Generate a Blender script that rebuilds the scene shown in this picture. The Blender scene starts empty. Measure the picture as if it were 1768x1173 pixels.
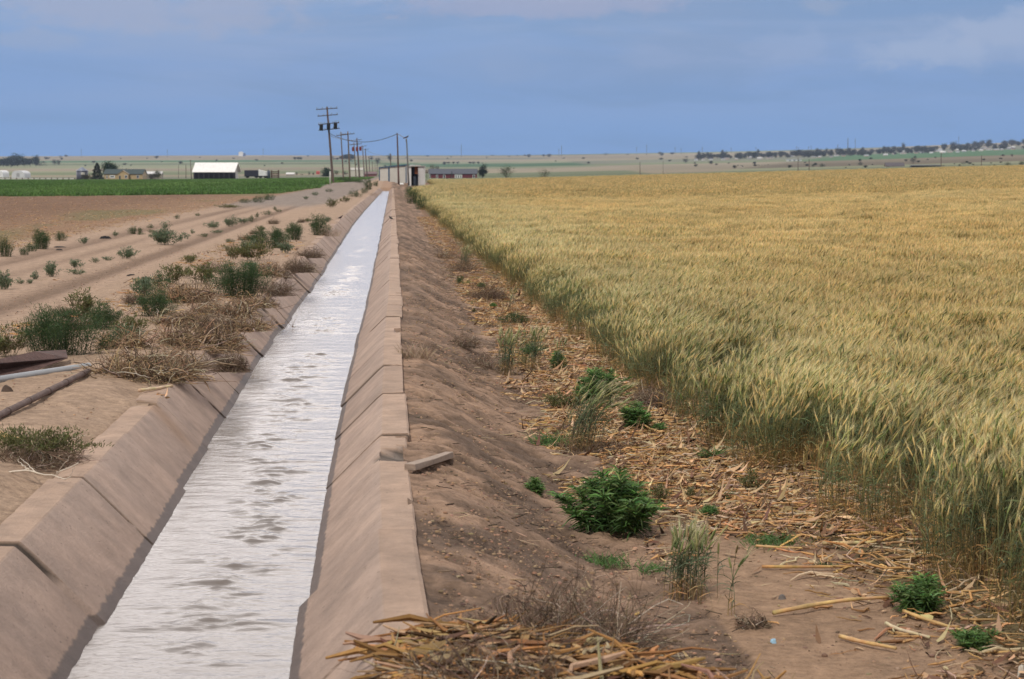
import bpy, math, random
import numpy as np
from mathutils import Vector
random.seed(7)
rng = np.random.default_rng(11)
SC = bpy.context.scene
COL = SC.collection
# ------------------------------------------------------------------ camera
F = 3500.0; CX = 884.0; CY = 586.5; YH = 300.0; H = 1.86
PITCH = math.atan((CY - YH) / F)
cam_d = bpy.data.cameras.new("camera"); cam = bpy.data.objects.new("camera", cam_d); COL.objects.link(cam)
cam_d.sensor_width = 36; cam_d.lens = F / 1768 * 36
cam.location = (0, 0, H); cam.rotation_euler = (math.pi / 2 - PITCH, 0, 0)
cam_d.clip_start = .1; cam_d.clip_end = 20000
cam_d.dof.use_dof = True; cam_d.dof.focus_distance = 18; cam_d.dof.aperture_fstop = 6.6
SC.camera = cam
SC.view_settings.view_transform = 'Standard'; SC.view_settings.look = 'None'
SC.view_settings.exposure = -0.12; SC.view_settings.gamma = 1
try:
    SC.cycles.use_denoising = True; SC.cycles.denoising_input_passes = 'RGB_ALBEDO_NORMAL'; SC.cycles.denoising_prefilter = 'ACCURATE'
    SC.cycles.max_bounces = 5; SC.cycles.diffuse_bounces = 3; SC.cycles.glossy_bounces = 2
    SC.cycles.volume_bounces = 0; SC.cycles.transparent_max_bounces = 4
except Exception: pass
# ------------------------------------------------------------------ sun and sky
SUN_EL, SUN_AZ = math.radians(52), math.radians(200)      # azimuth clockwise from +Y: behind the camera, a little left
sd = bpy.data.lights.new("sun", 'SUN'); sun = bpy.data.objects.new("sun", sd); COL.objects.link(sun)
sd.energy = 3.1; sd.angle = math.radians(5); sd.color = (1, .955, .88)
sv = Vector((math.sin(SUN_AZ) * math.cos(SUN_EL), math.cos(SUN_AZ) * math.cos(SUN_EL), math.sin(SUN_EL)))
sun.rotation_euler = sv.to_track_quat('Z', 'Y').to_euler()
W = bpy.data.worlds.new("World"); SC.world = W; W.use_nodes = True
def build_sky():
    nt = W.node_tree; N = nt.nodes; L = nt.links; N.clear()
    def n(t, **k):
        o = N.new(t)
        for a, b in k.items(): setattr(o, a, b)
        return o
    def m(op, a, b=None, c=None, clamp=False):
        o = n('ShaderNodeMath', operation=op, use_clamp=clamp)
        for i, v in enumerate((a, b, c)):
            if v is None: continue
            if isinstance(v, (int, float)): o.inputs[i].default_value = v
            else: L.new(v, o.inputs[i])
        return o.outputs[0]
    def mix(f, a, b):
        o = n('ShaderNodeMix', data_type='RGBA')
        for s, v in ((o.inputs[0], f), (o.inputs[6], a), (o.inputs[7], b)):
            if isinstance(v, (int, float)): s.default_value = v
            elif isinstance(v, tuple): s.default_value = (*v, 1)
            else: L.new(v, s)
        return o.outputs[2]
    tc = n('ShaderNodeTexCoord'); sp = n('ShaderNodeSeparateXYZ'); L.new(tc.outputs['Generated'], sp.inputs[0])
    X, Y, Z = sp.outputs
    r = n('ShaderNodeValToRGB'); L.new(Z, r.inputs[0]); cr = r.color_ramp; cr.interpolation = 'EASE'
    pts = [(0, (.205, .39, .75)), (.02, (.19, .38, .735)), (.05, (.195, .375, .72)), (.08, (.255, .42, .72)), (.10, (.62, .66, .76)),
           (.13, (1.35, 1.25, 1.20)), (.30, (1.35, 1.25, 1.20)), (.5, (.50, .48, .48)), (1, (.27, .28, .31))]
    while len(cr.elements) < len(pts): cr.elements.new(.5)
    for e, (p, c) in zip(cr.elements, pts): e.position = p; e.color = (*c, 1)
    # bright clouds ahead boosted to whiten the water; unseen sky behind dimmed to offset them
    fr = n('ShaderNodeMapRange', interpolation_type='SMOOTHSTEP'); L.new(Y, fr.inputs[0]); fr.inputs[1].default_value = -.7; fr.inputs[2].default_value = .9; fr.inputs[3].default_value = .26; fr.inputs[4].default_value = 2.8
    up = n('ShaderNodeMapRange', interpolation_type='SMOOTHSTEP'); L.new(Z, up.inputs[0]); up.inputs[1].default_value = .09; up.inputs[2].default_value = .13
    fm = n('ShaderNodeMix', data_type='FLOAT'); L.new(up.outputs[0], fm.inputs[0]); fm.inputs[2].default_value = 1; L.new(fr.outputs[0], fm.inputs[3])
    vm = n('ShaderNodeVectorMath', operation='SCALE'); L.new(r.outputs[0], vm.inputs[0]); L.new(fm.outputs[0], vm.inputs['Scale'])
    col = vm.outputs[0]
    mp = n('ShaderNodeMapping'); L.new(tc.outputs['Generated'], mp.inputs[0]); mp.inputs['Scale'].default_value = (5, 5, 34)
    def noise(src, sc, det=6, rough=.55, dist=0.):
        o = n('ShaderNodeTexNoise'); L.new(src, o.inputs['Vector']); o.inputs['Scale'].default_value = sc
        o.inputs['Detail'].default_value = det; o.inputs['Roughness'].default_value = rough; o.inputs['Distortion'].default_value = dist
        return o.outputs[0]
    def sstep(v, a, b):
        o = n('ShaderNodeMapRange', interpolation_type='SMOOTHSTEP'); L.new(v, o.inputs[0])
        o.inputs[1].default_value = a; o.inputs[2].default_value = b
        return o.outputs[0]
    n1 = noise(mp.outputs[0], 1.0, 7, .5, .4)
    streak = m('MULTIPLY', sstep(n1, .34, .80), m('MULTIPLY', sstep(Z, .015, .08), .8))
    col = mix(streak, col, (.44, .48, .61))
    dk = m('MULTIPLY', m('MULTIPLY', sstep(noise(mp.outputs[0], .8, 5, .6, .8), .42, .66), .55), m('SUBTRACT', 1.0, sstep(Z, .09, .12)))
    col = mix(dk, col, (.15, .30, .56))
    # patches of cumulus low in the sky
    az = m('DIVIDE', X, m('MAXIMUM', Y, .02)); 
    mp2 = n('ShaderNodeMapping'); L.new(tc.outputs['Generated'], mp2.inputs[0]); mp2.inputs['Scale'].default_value = (1, 1, 1.9)
    nb = noise(mp2.outputs[0], 42, 7, .6, .3)
    front = sstep(Y, .1, .5)
    def blob(px, py, sx, sy, amt, c, th=.5):
        nonlocal col
        a0 = (px - CX) / F; z0 = (YH - py) / F
        dx = m('DIVIDE', m('SUBTRACT', az, a0), sx / F); dz = m('DIVIDE', m('SUBTRACT', Z, z0), sy / F)
        d = m('SQRT', m('ADD', m('MULTIPLY', dx, dx), m('MULTIPLY', dz, dz)))
        v = m('SUBTRACT', m('ADD', nb, m('MULTIPLY', m('SUBTRACT', 1.0, d), .38)), th)
        k = m('MULTIPLY', m('MULTIPLY', sstep(v, -.06, .26), amt), front)
        col = mix(k, col, c)
    blob(1700, 82, 200, 46, .75, (.31, .44, .69), .46); blob(1600, 98, 120, 24, .7, (.37, .49, .72), .46); blob(1720, 66, 110, 30, .6, (.40, .50, .71), .48)
    blob(1355, 84, 70, 34, .5, (.33, .45, .70), .45); blob(1130, 105, 60, 26, .5, (.29, .41, .66)); blob(1030, 58, 60, 14, .3, (.33, .43, .65))
    blob(880, 110, 60, 34, .25, (.29, .41, .65)); blob(1420, 20, 60, 14, .4, (.40, .46, .60)); blob(60, 75, 130, 18, .45, (.36, .44, .62)); blob(250, 25, 330, 40, .6, (.42, .46, .62), .45)
    blob(900, 12, 260, 26, .6, (.43, .45, .62), .45)
    # the physical sky behind it all
    sk = n('ShaderNodeTexSky', sky_type='NISHITA'); sk.sun_disc = False; sk.sun_elevation = SUN_EL; sk.sun_rotation = SUN_AZ
    sk.dust_density = 2
    b1 = n('ShaderNodeBackground'); L.new(sk.outputs[0], b1.inputs[0]); b1.inputs[1].default_value = .08
    b2 = n('ShaderNodeBackground'); L.new(col, b2.inputs[0]); b2.inputs[1].default_value = 1.0
    ms = n('ShaderNodeMixShader'); ms.inputs[0].default_value = .97
    L.new(b1.outputs[0], ms.inputs[1]); L.new(b2.outputs[0], ms.inputs[2])
    o = n('ShaderNodeOutputWorld'); L.new(ms.outputs[0], o.inputs[0])
build_sky()
try: W.cycles.sampling_method = 'MANUAL'; W.cycles.sample_map_resolution = 512
except Exception: pass

# ------------------------------------------------------------------ picture <-> place
def sm(x): x = np.clip(x, 0, 1); return x * x * (3 - 2 * x)
def X_at(px, D, z=0.0):                       # lateral position of a pixel column at a distance and height
    return (px - CX) / F * (D * math.cos(PITCH) + (H - z) * math.sin(PITCH))
def z_at(py, D): return H - D * np.tan(PITCH + np.arctan((py - CY) / F))
def D_at(py, z=0.0): return (H - z) / math.tan(PITCH + math.atan((py - CY) / F))
# ------------------------------------------------------------------ noise
_tab = np.random.default_rng(3).random((256, 256))
def vn(x, y):
    xi = np.floor(x).astype(int); yi = np.floor(y).astype(int); fx = x - xi; fy = y - yi
    fx = fx * fx * (3 - 2 * fx); fy = fy * fy * (3 - 2 * fy)
    a = _tab[xi & 255, yi & 255]; b = _tab[(xi + 1) & 255, yi & 255]; c = _tab[xi & 255, (yi + 1) & 255]; d = _tab[(xi + 1) & 255, (yi + 1) & 255]
    return (a * (1 - fx) + b * fx) * (1 - fy) + (c * (1 - fx) + d * fx) * fy - .5
def fbm(x, y, o=4, g=.5):
    s = 0; a = 1; t = 0
    for i in range(o):
        s = s + a * vn(x * 2 ** i + i * 17.3, y * 2 ** i + i * 9.1); t += a; a *= g
    return s / t * 2
# ------------------------------------------------------------------ ditch lines
def curve_from(pts):
    d = np.array([D_at(y) for x, y in pts]); xs = np.array([X_at(x, D_at(y)) for x, y in pts])
    i = np.argsort(d); return d[i], xs[i]
RD, RX = curve_from([(665, 1100), (662, 1038), (653.5, 916), (651.5, 793), (655, 690), (661, 610), (668, 530), (673, 462), (675, 400), (676.3, 350), (677.2, 323)])
LD, LX = curve_from([(-130, 1110), (30, 943), (139, 829), (262, 703), (335, 628), (400, 556), (505, 464), (563, 405), (591, 376), (625, 348), (657, 324)])
def _ext(D, d, x, lo_s):
    D = np.asarray(D, float); r = np.interp(D, d, x)
    r = np.where(D < d[0], x[0] + (D - d[0]) * (x[2] - x[0]) / (d[2] - d[0]), r)
    return np.where(D > d[-1], x[-1] + (D - d[-1]) * lo_s, r)
def _smooth(f):
    g = np.concatenate([np.arange(0, 60, .5), np.geomspace(60, 9000, 300)]); v = f(g)
    k = np.array([np.mean(f(np.linspace(max(0, q - max(1.2, q * .12)), q + max(1.2, q * .12), 9))) for q in g])
    return lambda D: np.interp(D, g, k)
SLP = (X_at(677.2, 276) - X_at(675, 62)) / 214
XR = _smooth(lambda D: _ext(D, RD, RX, SLP)); XL = _smooth(lambda D: _ext(D, LD, LX, SLP))
LIP = .2; DEND = 266.0; WATER = -.404
# ------------------------------------------------------------------ terrain
_ysx = [-3000, 0, 200, 420, 650, 900, 1050, 1200, 1400, 1550, 1700, 1768, 4000]
_ysy = [272, 270.5, 269.5, 268.5, 269, 268.5, 266, 263.5, 259, 254, 248, 246, 225]
def z_near(X, D):
    xr = XR(D) + LIP; xl = XL(D) - LIP; ur = X - xr; ul = xl - X
    zr = -.05 - .45 * sm(ur / 1.3) + .0006 * np.maximum(0, D - 30) * sm((ur - 1) / 3)
    k = np.maximum(0, ur - 8); zr = zr + .026 * k * k / (k + 10) * sm((D - 15) / 60)
    zr = np.minimum(zr, 30)
    zl = .0 + .06 * sm(ul / .5) * (1 - sm((ul - 1.7) / .9)) - .04 * sm((ul - 2.0) / .8)
    z = np.where(ur > 0, zr, np.where(ul > 0, zl, -.03))
    s = X - (xr + xl) / 2
    b = .62 * sm((D - 267) / 22) * np.where(s > 0, np.exp(-(s / 6.5) ** 2), np.exp(-(s / 30) ** 2))
    return z + b
def terrain(X, D):
    X = np.asarray(X, float); D = np.asarray(D, float)
    zn = z_near(X, np.minimum(D, 450)) if np.ndim(D) == 0 and D < 360 else z_near(X, D)
    X4 = X / np.maximum(D, 1) * 450
    e4 = (z_near(X4, np.full_like(D, 450.0)) - H) / 450
    px = CX + F * X / np.maximum(D, 1); es = (YH - np.interp(px, _ysx, _ysy)) / F
    t = np.clip(np.log(np.maximum(D, 450) / 450) / math.log(6000 / 450), 0, 1)
    zf = H + (e4 + (es - e4) * t ** 1.5) * np.minimum(D, 6000)
    k = sm((D - 370) / 130)
    return zn * (1 - k) + zf * k
_Dg = np.concatenate([np.arange(4, 60, .03), np.geomspace(60, 6400, 3000)])
def hit(px, py, dflt=5900.):
    zr = z_at(py, _Dg); X = (px - CX) / F * (_Dg * math.cos(PITCH) + (H - zr) * math.sin(PITCH))
    t = terrain(X, _Dg); i = np.argmax(t >= zr)
    if t[i] < zr[i]: D = dflt
    else: D = _Dg[i]
    X = X_at(px, D, float(z_at(py, D)))
    return float(X), float(D), float(terrain(X, D))
# ------------------------------------------------------------------ mesh builder
class MB:
    def __init__(s): s.v = []; s.f = []; s.c = []; s.n = 0
    def add(s, v, f, c):
        v = np.asarray(v, float).reshape(-1, 3); f = np.asarray(f, int); c = np.asarray(c, float)
        if c.ndim == 1: c = np.broadcast_to(c, (len(v), 3))
        s.v.append(v); s.f.append(f + s.n); s.c.append(c.reshape(-1, 3)); s.n += len(v)
    def mesh(s, name, mat, smooth=True):
        me = bpy.data.meshes.new(name)
        V = np.concatenate(s.v); C = np.concatenate(s.c)
        ls = [f.reshape(-1, f.shape[-1]) for f in s.f]
        loops = np.concatenate([f.ravel() for f in ls]); tot = np.concatenate([np.full(len(f), f.shape[1]) for f in ls])
        st = np.concatenate([[0], np.cumsum(tot)[:-1]])
        me.vertices.add(len(V)); me.vertices.foreach_set('co', V.ravel())
        me.loops.add(len(loops)); me.loops.foreach_set('vertex_index', loops.astype(np.int32))
        me.polygons.add(len(tot)); me.polygons.foreach_set('loop_start', st.astype(np.int32)); me.polygons.foreach_set('loop_total', tot.astype(np.int32))
        me.polygons.foreach_set('use_smooth', np.full(len(tot), smooth))
        a = me.color_attributes.new('col', 'FLOAT_COLOR', 'POINT')
        a.data.foreach_set('color', np.concatenate([C, np.ones((len(C), 1))], 1).ravel())
        me.update(calc_edges=True); me.materials.append(mat); return me
    def obj(s, name, mat, parent=None, smooth=True, coll=None):
        o = bpy.data.objects.new(name, s.mesh(name, mat, smooth)); (coll or COL).objects.link(o)
        if parent: o.parent = parent
        return o
    # shapes
    def box(s, x0, x1, y0, y1, z0, z1, c, sh=(0, 0)):
        v = [(x0, y0, z0), (x1, y0, z0), (x1, y1, z0), (x0, y1, z0), (x0 + sh[0], y0 + sh[1], z1), (x1 + sh[0], y0 + sh[1], z1), (x1 + sh[0], y1 + sh[1], z1), (x0 + sh[0], y1 + sh[1], z1)]
        s.add(v, [(0, 3, 2, 1), (4, 5, 6, 7), (0, 1, 5, 4), (1, 2, 6, 5), (2, 3, 7, 6), (3, 0, 4, 7)], c); return s
    def prism(s, poly, y0, y1, c):            # polygon in x,z extruded along y
        n = len(poly); v = [(x, y0, z) for x, z in poly] + [(x, y1, z) for x, z in poly]
        s.add(v, [[(i + 1) % n, i, i + n, (i + 1) % n + n] for i in range(n)], c)
        s.add(v, [list(range(n))], c); s.add(v, [list(range(2 * n - 1, n - 1, -1))], c); return s
    def tubes(s, P, R, sides, c, cap=True):
        P = np.asarray(P, float); N, n, _ = P.shape; R = np.broadcast_to(np.asarray(R, float), (N, n))
        T = np.gradient(P, axis=1); T /= np.linalg.norm(T, axis=2, keepdims=True) + 1e-9
        ref = np.where(np.abs(T[:, :1, 2:3]) > .8, np.array([1., 0, 0]), np.array([0, 0, 1.])); ref = np.broadcast_to(ref, T.shape)
        A = np.cross(T, ref); A /= np.linalg.norm(A, axis=2, keepdims=True) + 1e-9; B = np.cross(T, A)
        th = np.arange(sides) / sides * 2 * math.pi
        V = P[:, :, None] + R[:, :, None, None] * (A[:, :, None] * np.cos(th)[:, None] + B[:, :, None] * np.sin(th)[:, None])
        i = np.arange(N)[:, None, None] * n * sides; j = np.arange(n - 1)[None, :, None] * sides; k = np.arange(sides)[None, None, :]; k2 = (k + 1) % sides
        Fq = np.stack([i + j + k, i + j + k2, i + j + sides + k2, i + j + sides + k], -1).reshape(-1, 4)
        c = np.asarray(c, float)
        if c.ndim == 2: c = np.broadcast_to(c[:, None], (N, n, 3))
        if c.ndim == 3: c = np.broadcast_to(c[:, :, None], (N, n, sides, 3)).reshape(-1, 3)
        base = s.n; s.add(V.reshape(-1, 3), Fq, c)
        if cap:
            for e in (0, n - 1):
                f = (np.arange(N)[:, None] * n * sides + e * sides + np.arange(sides)[None]) + base
                s.f.append(f if e else f[:, ::-1])
        return s
    def blades(s, B, Dr, Ln, Wd, droop, c, side=None, n=3, cup=0.):
        B = np.asarray(B, float); N = len(B); Dr = np.asarray(Dr, float); Dr = Dr / (np.linalg.norm(Dr, axis=1, keepdims=True) + 1e-9)
        Ln = np.broadcast_to(np.asarray(Ln, float), (N,)); Wd = np.broadcast_to(np.asarray(Wd, float), (N,)); droop = np.broadcast_to(np.asarray(droop, float), (N,))
        if side is None:
            side = np.cross(Dr, rng.normal(size=(N, 3)))
        side = side / (np.linalg.norm(side, axis=1, keepdims=True) + 1e-9)
        t = np.linspace(0, 1, n); w = np.interp(t, [0, .35, 1], [.5, 1, .06])
        Cn = B[:, None] + Dr[:, None] * (Ln[:, None] * t)[:, :, None]
        Cn[:, :, 2] -= (droop * Ln)[:, None] * t ** 2
        off = side[:, None] * (Wd[:, None] * w * .5)[:, :, None]
        V = np.stack([Cn - off, Cn + off], 2)
        i = np.arange(N)[:, None] * 2 * n; j = np.arange(n - 1)[None] * 2
        Fq = np.stack([i + j, i + j + 1, i + j + 3, i + j + 2], -1).reshape(-1, 4)
        c = np.asarray(c, float)
        if c.ndim == 2: c = np.broadcast_to(c[:, None, None], (N, n, 2, 3)).reshape(-1, 3)
        elif c.ndim == 3: c = np.broadcast_to(c[:, :, None], (N, n, 2, 3)).reshape(-1, 3)
        s.add(V.reshape(-1, 3), Fq, c); return s
def jit(c, N, a=.2, b=.06):
    c = np.asarray(c, float); return np.clip(c * (1 + rng.normal(0, a, (N, 1))) * (1 + rng.normal(0, b, (N, 3))), .005, .85)
def mixc(a, b, k): k = np.asarray(k)[..., None]; return np.asarray(a) * (1 - k) + np.asarray(b) * k
# ------------------------------------------------------------------ materials
def vmat(name, rough=.85, nscale=0, namt=0, bump=0, bscale=30, spec=.3, tint=False, trans=0., metal=0., det=6, pebble=False):
    m = bpy.data.materials.new(name); m.use_nodes = True; nt = m.node_tree; N = nt.nodes; L = nt.links
    b = N['Principled BSDF']; b.inputs['Roughness'].default_value = rough; b.inputs['Specular IOR Level'].default_value = spec; b.inputs['Metallic'].default_value = metal
    a = N.new('ShaderNodeAttribute'); a.attribute_name = 'col'; col = a.outputs['Color']
    def mul(c1, c2, f=1.):
        x = N.new('ShaderNodeMix'); x.data_type = 'RGBA'; x.blend_type = 'MULTIPLY'; x.inputs[0].default_value = f
        L.new(c1, x.inputs[6]); L.new(c2, x.inputs[7]); return x.outputs[2]
    tc = N.new('ShaderNodeTexCoord')
    def noise(sc, d=det, r=.6):
        o = N.new('ShaderNodeTexNoise'); L.new(tc.outputs['Object'], o.inputs['Vector']); o.inputs['Scale'].default_value = sc
        o.inputs['Detail'].default_value = d; o.inputs['Roughness'].default_value = r; return o.outputs[0]
    if nscale:
        r = N.new('ShaderNodeMapRange'); L.new(noise(nscale, 8, .78), r.inputs[0]); r.inputs[1].default_value = .33; r.inputs[2].default_value = .67
        r.inputs[3].default_value = 1 - namt; r.inputs[4].default_value = 1 + namt
        c = N.new('ShaderNodeCombineColor'); [L.new(r.outputs[0], c.inputs[i]) for i in range(3)]
        col = mul(col, c.outputs[0])
    if tint:
        t = N.new('ShaderNodeAttribute'); t.attribute_type = 'INSTANCER'; t.attribute_name = 'tint'
        col = mul(col, t.outputs['Color'])
    if pebble:
        v = N.new('ShaderNodeTexVoronoi'); L.new(tc.outputs['Object'], v.inputs['Vector']); v.inputs['Scale'].default_value = 38
        r = N.new('ShaderNodeMapRange'); L.new(v.outputs['Distance'], r.inputs[0]); r.inputs[1].default_value = .12; r.inputs[2].default_value = .25
        r.inputs[3].default_value = .75; r.inputs[4].default_value = 0
        nn = N.new('ShaderNodeMapRange'); L.new(noise(3.1, 3), nn.inputs[0]); nn.inputs[1].default_value = .52; nn.inputs[2].default_value = .6
        mm = N.new('ShaderNodeMath'); mm.operation = 'MULTIPLY'; L.new(r.outputs[0], mm.inputs[0]); L.new(nn.outputs[0], mm.inputs[1])
        hs = N.new('ShaderNodeMix'); hs.data_type = 'RGBA'; L.new(mm.outputs[0], hs.inputs[0]); L.new(col, hs.inputs[6])
        pc = N.new('ShaderNodeMix'); pc.data_type = 'RGBA'; L.new(v.outputs['Color'], pc.inputs[0]); pc.inputs[6].default_value = (.09, .06, .05, 1); pc.inputs[7].default_value = (.36, .26, .19, 1)
        L.new(pc.outputs[2], hs.inputs[7]); col = hs.outputs[2]
    L.new(col, b.inputs['Base Color'])
    if bump:
        bp = N.new('ShaderNodeBump'); bp.inputs['Strength'].default_value = bump; bp.inputs['Distance'].default_value = .035
        L.new(noise(bscale, 8, .65), bp.inputs['Height']); L.new(bp.outputs[0], b.inputs['Normal'])
    if trans:
        tr = N.new('ShaderNodeBsdfTranslucent'); L.new(col, tr.inputs[0]); ms = N.new('ShaderNodeMixShader'); ms.inputs[0].default_value = trans
        L.new(b.outputs[0], ms.inputs[1]); L.new(tr.outputs[0], ms.inputs[2]); L.new(ms.outputs[0], N['Material Output'].inputs[0])
    return m
M_GROUND = vmat('soil', .95, 9, .38, 1.0, 16, .1, pebble=True)
M_PLANT = vmat('foliage', .6, spec=.25, trans=.25)
M_CROP = vmat('crop', .6, spec=.25, trans=.22, tint=True)
M_DRY = vmat('dry_stalks', .8, spec=.2, nscale=25, namt=.2)
M_PAINT = vmat('painted', .6, nscale=.9, namt=.1)
M_WOOD = vmat('weathered_wood', .85, nscale=4, namt=.25, spec=.15)
M_METAL = vmat('dull_metal', .45, nscale=6, namt=.25, spec=.5)
M_RUST = vmat('rusty_metal', .75, nscale=7, namt=.4, bump=.4, bscale=40)
M_FAR = vmat('far_foliage', .8, spec=.1)
# ------------------------------------------------------------------ objects
def tag(o, label=None, cat=None, group=None, kind=None):
    if label: o['label'] = label
    if cat: o['category'] = cat
    if group: o['group'] = group
    if kind: o['kind'] = kind
    return o
def empty(name, loc, label, cat, group=None, rz=0.):
    o = bpy.data.objects.new(name, None); COL.objects.link(o); o.location = loc; o.rotation_euler = (0, 0, rz); o.empty_display_size = .1
    return tag(o, label, cat, group)
def copy_tree(o, parent=None):
    c = o.copy(); COL.objects.link(c); c.parent = parent
    for ch in list(o.children): copy_tree(ch, c)
    return c
#@@SETTING
# ================================================================== the ground
def wheat_edge(D):
    return np.interp(D, [5, 10, 12, 18, 34, 92, 240, 285, 460], [3.35, 3.1, 2.95, 2.62, 2.35, 2.1, 2.1, 6.5, 8])
def green_zone(X, D, ul): return (D > 170 + 5 * fbm(X * .05, D * 0) + np.clip(28 - ul, 0, 30) * 1.2) & (ul > np.interp(D, [170, 260, 330, 700], [9.5, 8.5, 5, 5]))
def mixc3(a, b, k): return a * (1 - k[..., None]) + b * k[..., None]
def build_ground():
    near = np.arange(0, 6.2, .05); far = [6.2]
    while far[-1] < 9000: far.append(far[-1] * 1.052 + .02)
    U = np.concatenate([near, far[:]])
    rows = [2.5]
    while rows[-1] < 6: rows.append(rows[-1] + .15)
    while rows[-1] < 24: rows.append(rows[-1] + .045)
    while rows[-1] < 450: rows.append(rows[-1] * 1.013)
    while rows[-1] < 7200: rows.append(rows[-1] * 1.016)
    rows = np.array(rows); ie = int(np.argmax(rows > DEND)); rows[ie] = DEND; rows = np.insert(rows, ie + 1, DEND + .4); nr = len(rows)
    xl = (XL(rows) - LIP)[:, None]; xr = (XR(rows) + LIP)[:, None]
    lcols = xl + .14 - U[::-1][None, :]                                     # laps a little over the left lip
    mid = xl + .14 + (xr - xl - .14) * np.array([.25, .5, .75])[None]
    rcols = xr - .03 + U[None, :]
    X = np.concatenate([lcols, mid, rcols], 1); nc = X.shape[1]; D = np.broadcast_to(rows[:, None], X.shape)
    Z = terrain(X, D).copy()
    ul = (XL(D) - LIP) - X; ur = X - (XR(D) + LIP)
    nf = sm(1 - (D - 60) / 200)
    inL = ul > -.2; inR = ur >= -.04
    # soil relief
    big = fbm(X * .9, D * .9, 5); fine = fbm(X * 5 + 31, D * 4, 4); clod = np.maximum(0, fbm(X * 11, D * 9 + 7, 3)) ** 1.5
    bankR = inR & (ur < 1.6)
    rill = fbm(ur * 1.5 + 5, D * 2.2 + ur * 1.2, 4, .6)
    Z += np.where(bankR, (.045 * big * sm(ur / .3) + .036 * rill * sm(ur / .25) + .032 * fine + .03 * clod) * nf, 0)
    Z += np.where(inR & ~bankR, (.022 * big + .014 * fine + .01 * clod) * nf, 0)
    road = sm((ul - 2.5) / .3) * (1 - sm((ul - 7.0) / .4)); track = np.exp(-((ul - 3.35) / .32) ** 2) + np.exp(-((ul - 5.0) / .25) ** 2) * .4 + np.exp(-((ul - 6.2) / .33) ** 2)
    Z += np.where(inL, (.04 * big * (1 - road) + .012 * big * road + .012 * fine * (1 - .7 * road) + .02 * clod * (1 - road)) * nf - .03 * track * road * nf, 0)
    Z += np.where(inL & (ul < .2), (-.03 + .045 * sm((D - 17.2) / 1.5)) * (1 - sm(ul / .25)) + .05 * fbm(X * 1.3 + 4, D * 1.1 + 9, 3) * (1 - sm((ul - .0) / .25)), 0)
    # coarse clods in the fallow field
    fal = sm((ul - 8) / 1.5) * (D < 175)
    Z += np.where(inL, fal * .09 * fbm(X * 1.6, D * .8, 3), 0)
    # colours: the soils and crops themselves
    C = np.zeros(X.shape + (3,))
    n1 = (fbm(X * .7, D * .5, 4) + .5)[..., None] * .5; n2 = fbm(X * 2.7 + 3, D * 2 + 5, 3)[..., None]
    soilR = np.array([.34, .222, .15]); soilR2 = np.array([.165, .112, .08]); soilL = np.array([.375, .262, .182]); roadc = np.array([.265, .18, .125]); fallow = np.array([.185, .108, .066])
    C[:] = soilR
    C = np.where(bankR[..., None], soilR2 + (soilR - soilR2) * np.clip(.5 + n2 * 1.3 + rill[..., None] * .8, 0, 1.15), C)
    cr_ = np.clip((np.abs(fbm(ur * 3 + D * .8, D * 3.2, 4, .6)) - .02) / .16, 0, 1)[..., None]; C = np.where(bankR[..., None], C * (.62 + .38 * cr_), C)
    Z -= np.where(bankR, .028 * (1 - cr_[..., 0]) * nf * sm(ur / .2), 0)
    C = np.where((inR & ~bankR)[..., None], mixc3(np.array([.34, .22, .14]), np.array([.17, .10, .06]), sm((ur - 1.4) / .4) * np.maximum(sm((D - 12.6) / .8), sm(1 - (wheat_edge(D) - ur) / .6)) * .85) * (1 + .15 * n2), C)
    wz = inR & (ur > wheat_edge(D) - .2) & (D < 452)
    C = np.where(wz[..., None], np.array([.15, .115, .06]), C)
    cl = soilL * (1 + .10 * n2)
    cl = cl * (1 - road[..., None]) + (roadc * (1 + .06 * n2) + np.array([.15, .11, .08]) * np.clip(.8 - track * 1.1 + .5 * fbm(ul * 2.4, D * .06, 3), -.35, .8)[..., None]) * road[..., None]
    gravel = sm((D - 105 + 6 * n2[..., 0]) / 25) * sm((ul - 1.2) / .8); cl = cl * (1 - gravel[..., None]) + np.array([.25, .20, .165]) * (1 + .2 * n2) * gravel[..., None]
    fz = sm((ul - 7.6 + n2[..., 0]) / .8)[..., None]
    fc = fallow * (1 + .25 * n2) + np.array([.08, .055, .032]) * sm(1 - (ul - 8) / 9)[..., None]
    weedy = sm((fbm(X * .12, D * .05, 3) + .25 - np.abs(ul - 10.5) * .2) / .2)[..., None] * (D > 55)[..., None]; fc = fc * (1 - .5 * weedy) + np.array([.12, .135, .05]) * .5 * weedy
    cl = cl * (1 - fz) + fc * fz
    gz = green_zone(X, D, ul); cl = np.where(gz[..., None], np.array([.045, .10, .025]), cl)
    C = np.where(inL[..., None] & (D < 720)[..., None], cl, C)
    # the far plain: strips of stubble, pasture and green crop
    pxx = CX + F * X / D; t = np.clip(np.log(np.maximum(D, 450) / 450) / math.log(6000 / 450), 0, 1); v = 1 - t ** 1.5   # 1 near, 0 at the skyline
    v = v + .02 * fbm(X * .0016, D * .0003, 3)
    tan = np.array([.40, .30, .21]); pink = np.array([.37, .27, .20]); olive = np.array([.22, .22, .12]); pale = np.array([.33, .31, .19]); grn = np.array([.07, .15, .06]); brn = np.array([.21, .13, .095]); gry = np.array([.23, .20, .15])
    def bands(bl):
        R = np.zeros(X.shape + (3,)); R[:] = bl[0][1]
        for b, c in bl: R = np.where((v < b)[..., None], np.array(c), R)
        return R
    Lb = bands([(1.1, gry), (.95, brn), (.90, gry), (.80, pink), (.73, olive), (.63, pale), (.585, pink), (.48, pale), (.36, olive * .9), (.30, pale), (.26, grn), (.19, tan * .9), (.13, pink), (.04, tan)])
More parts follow.
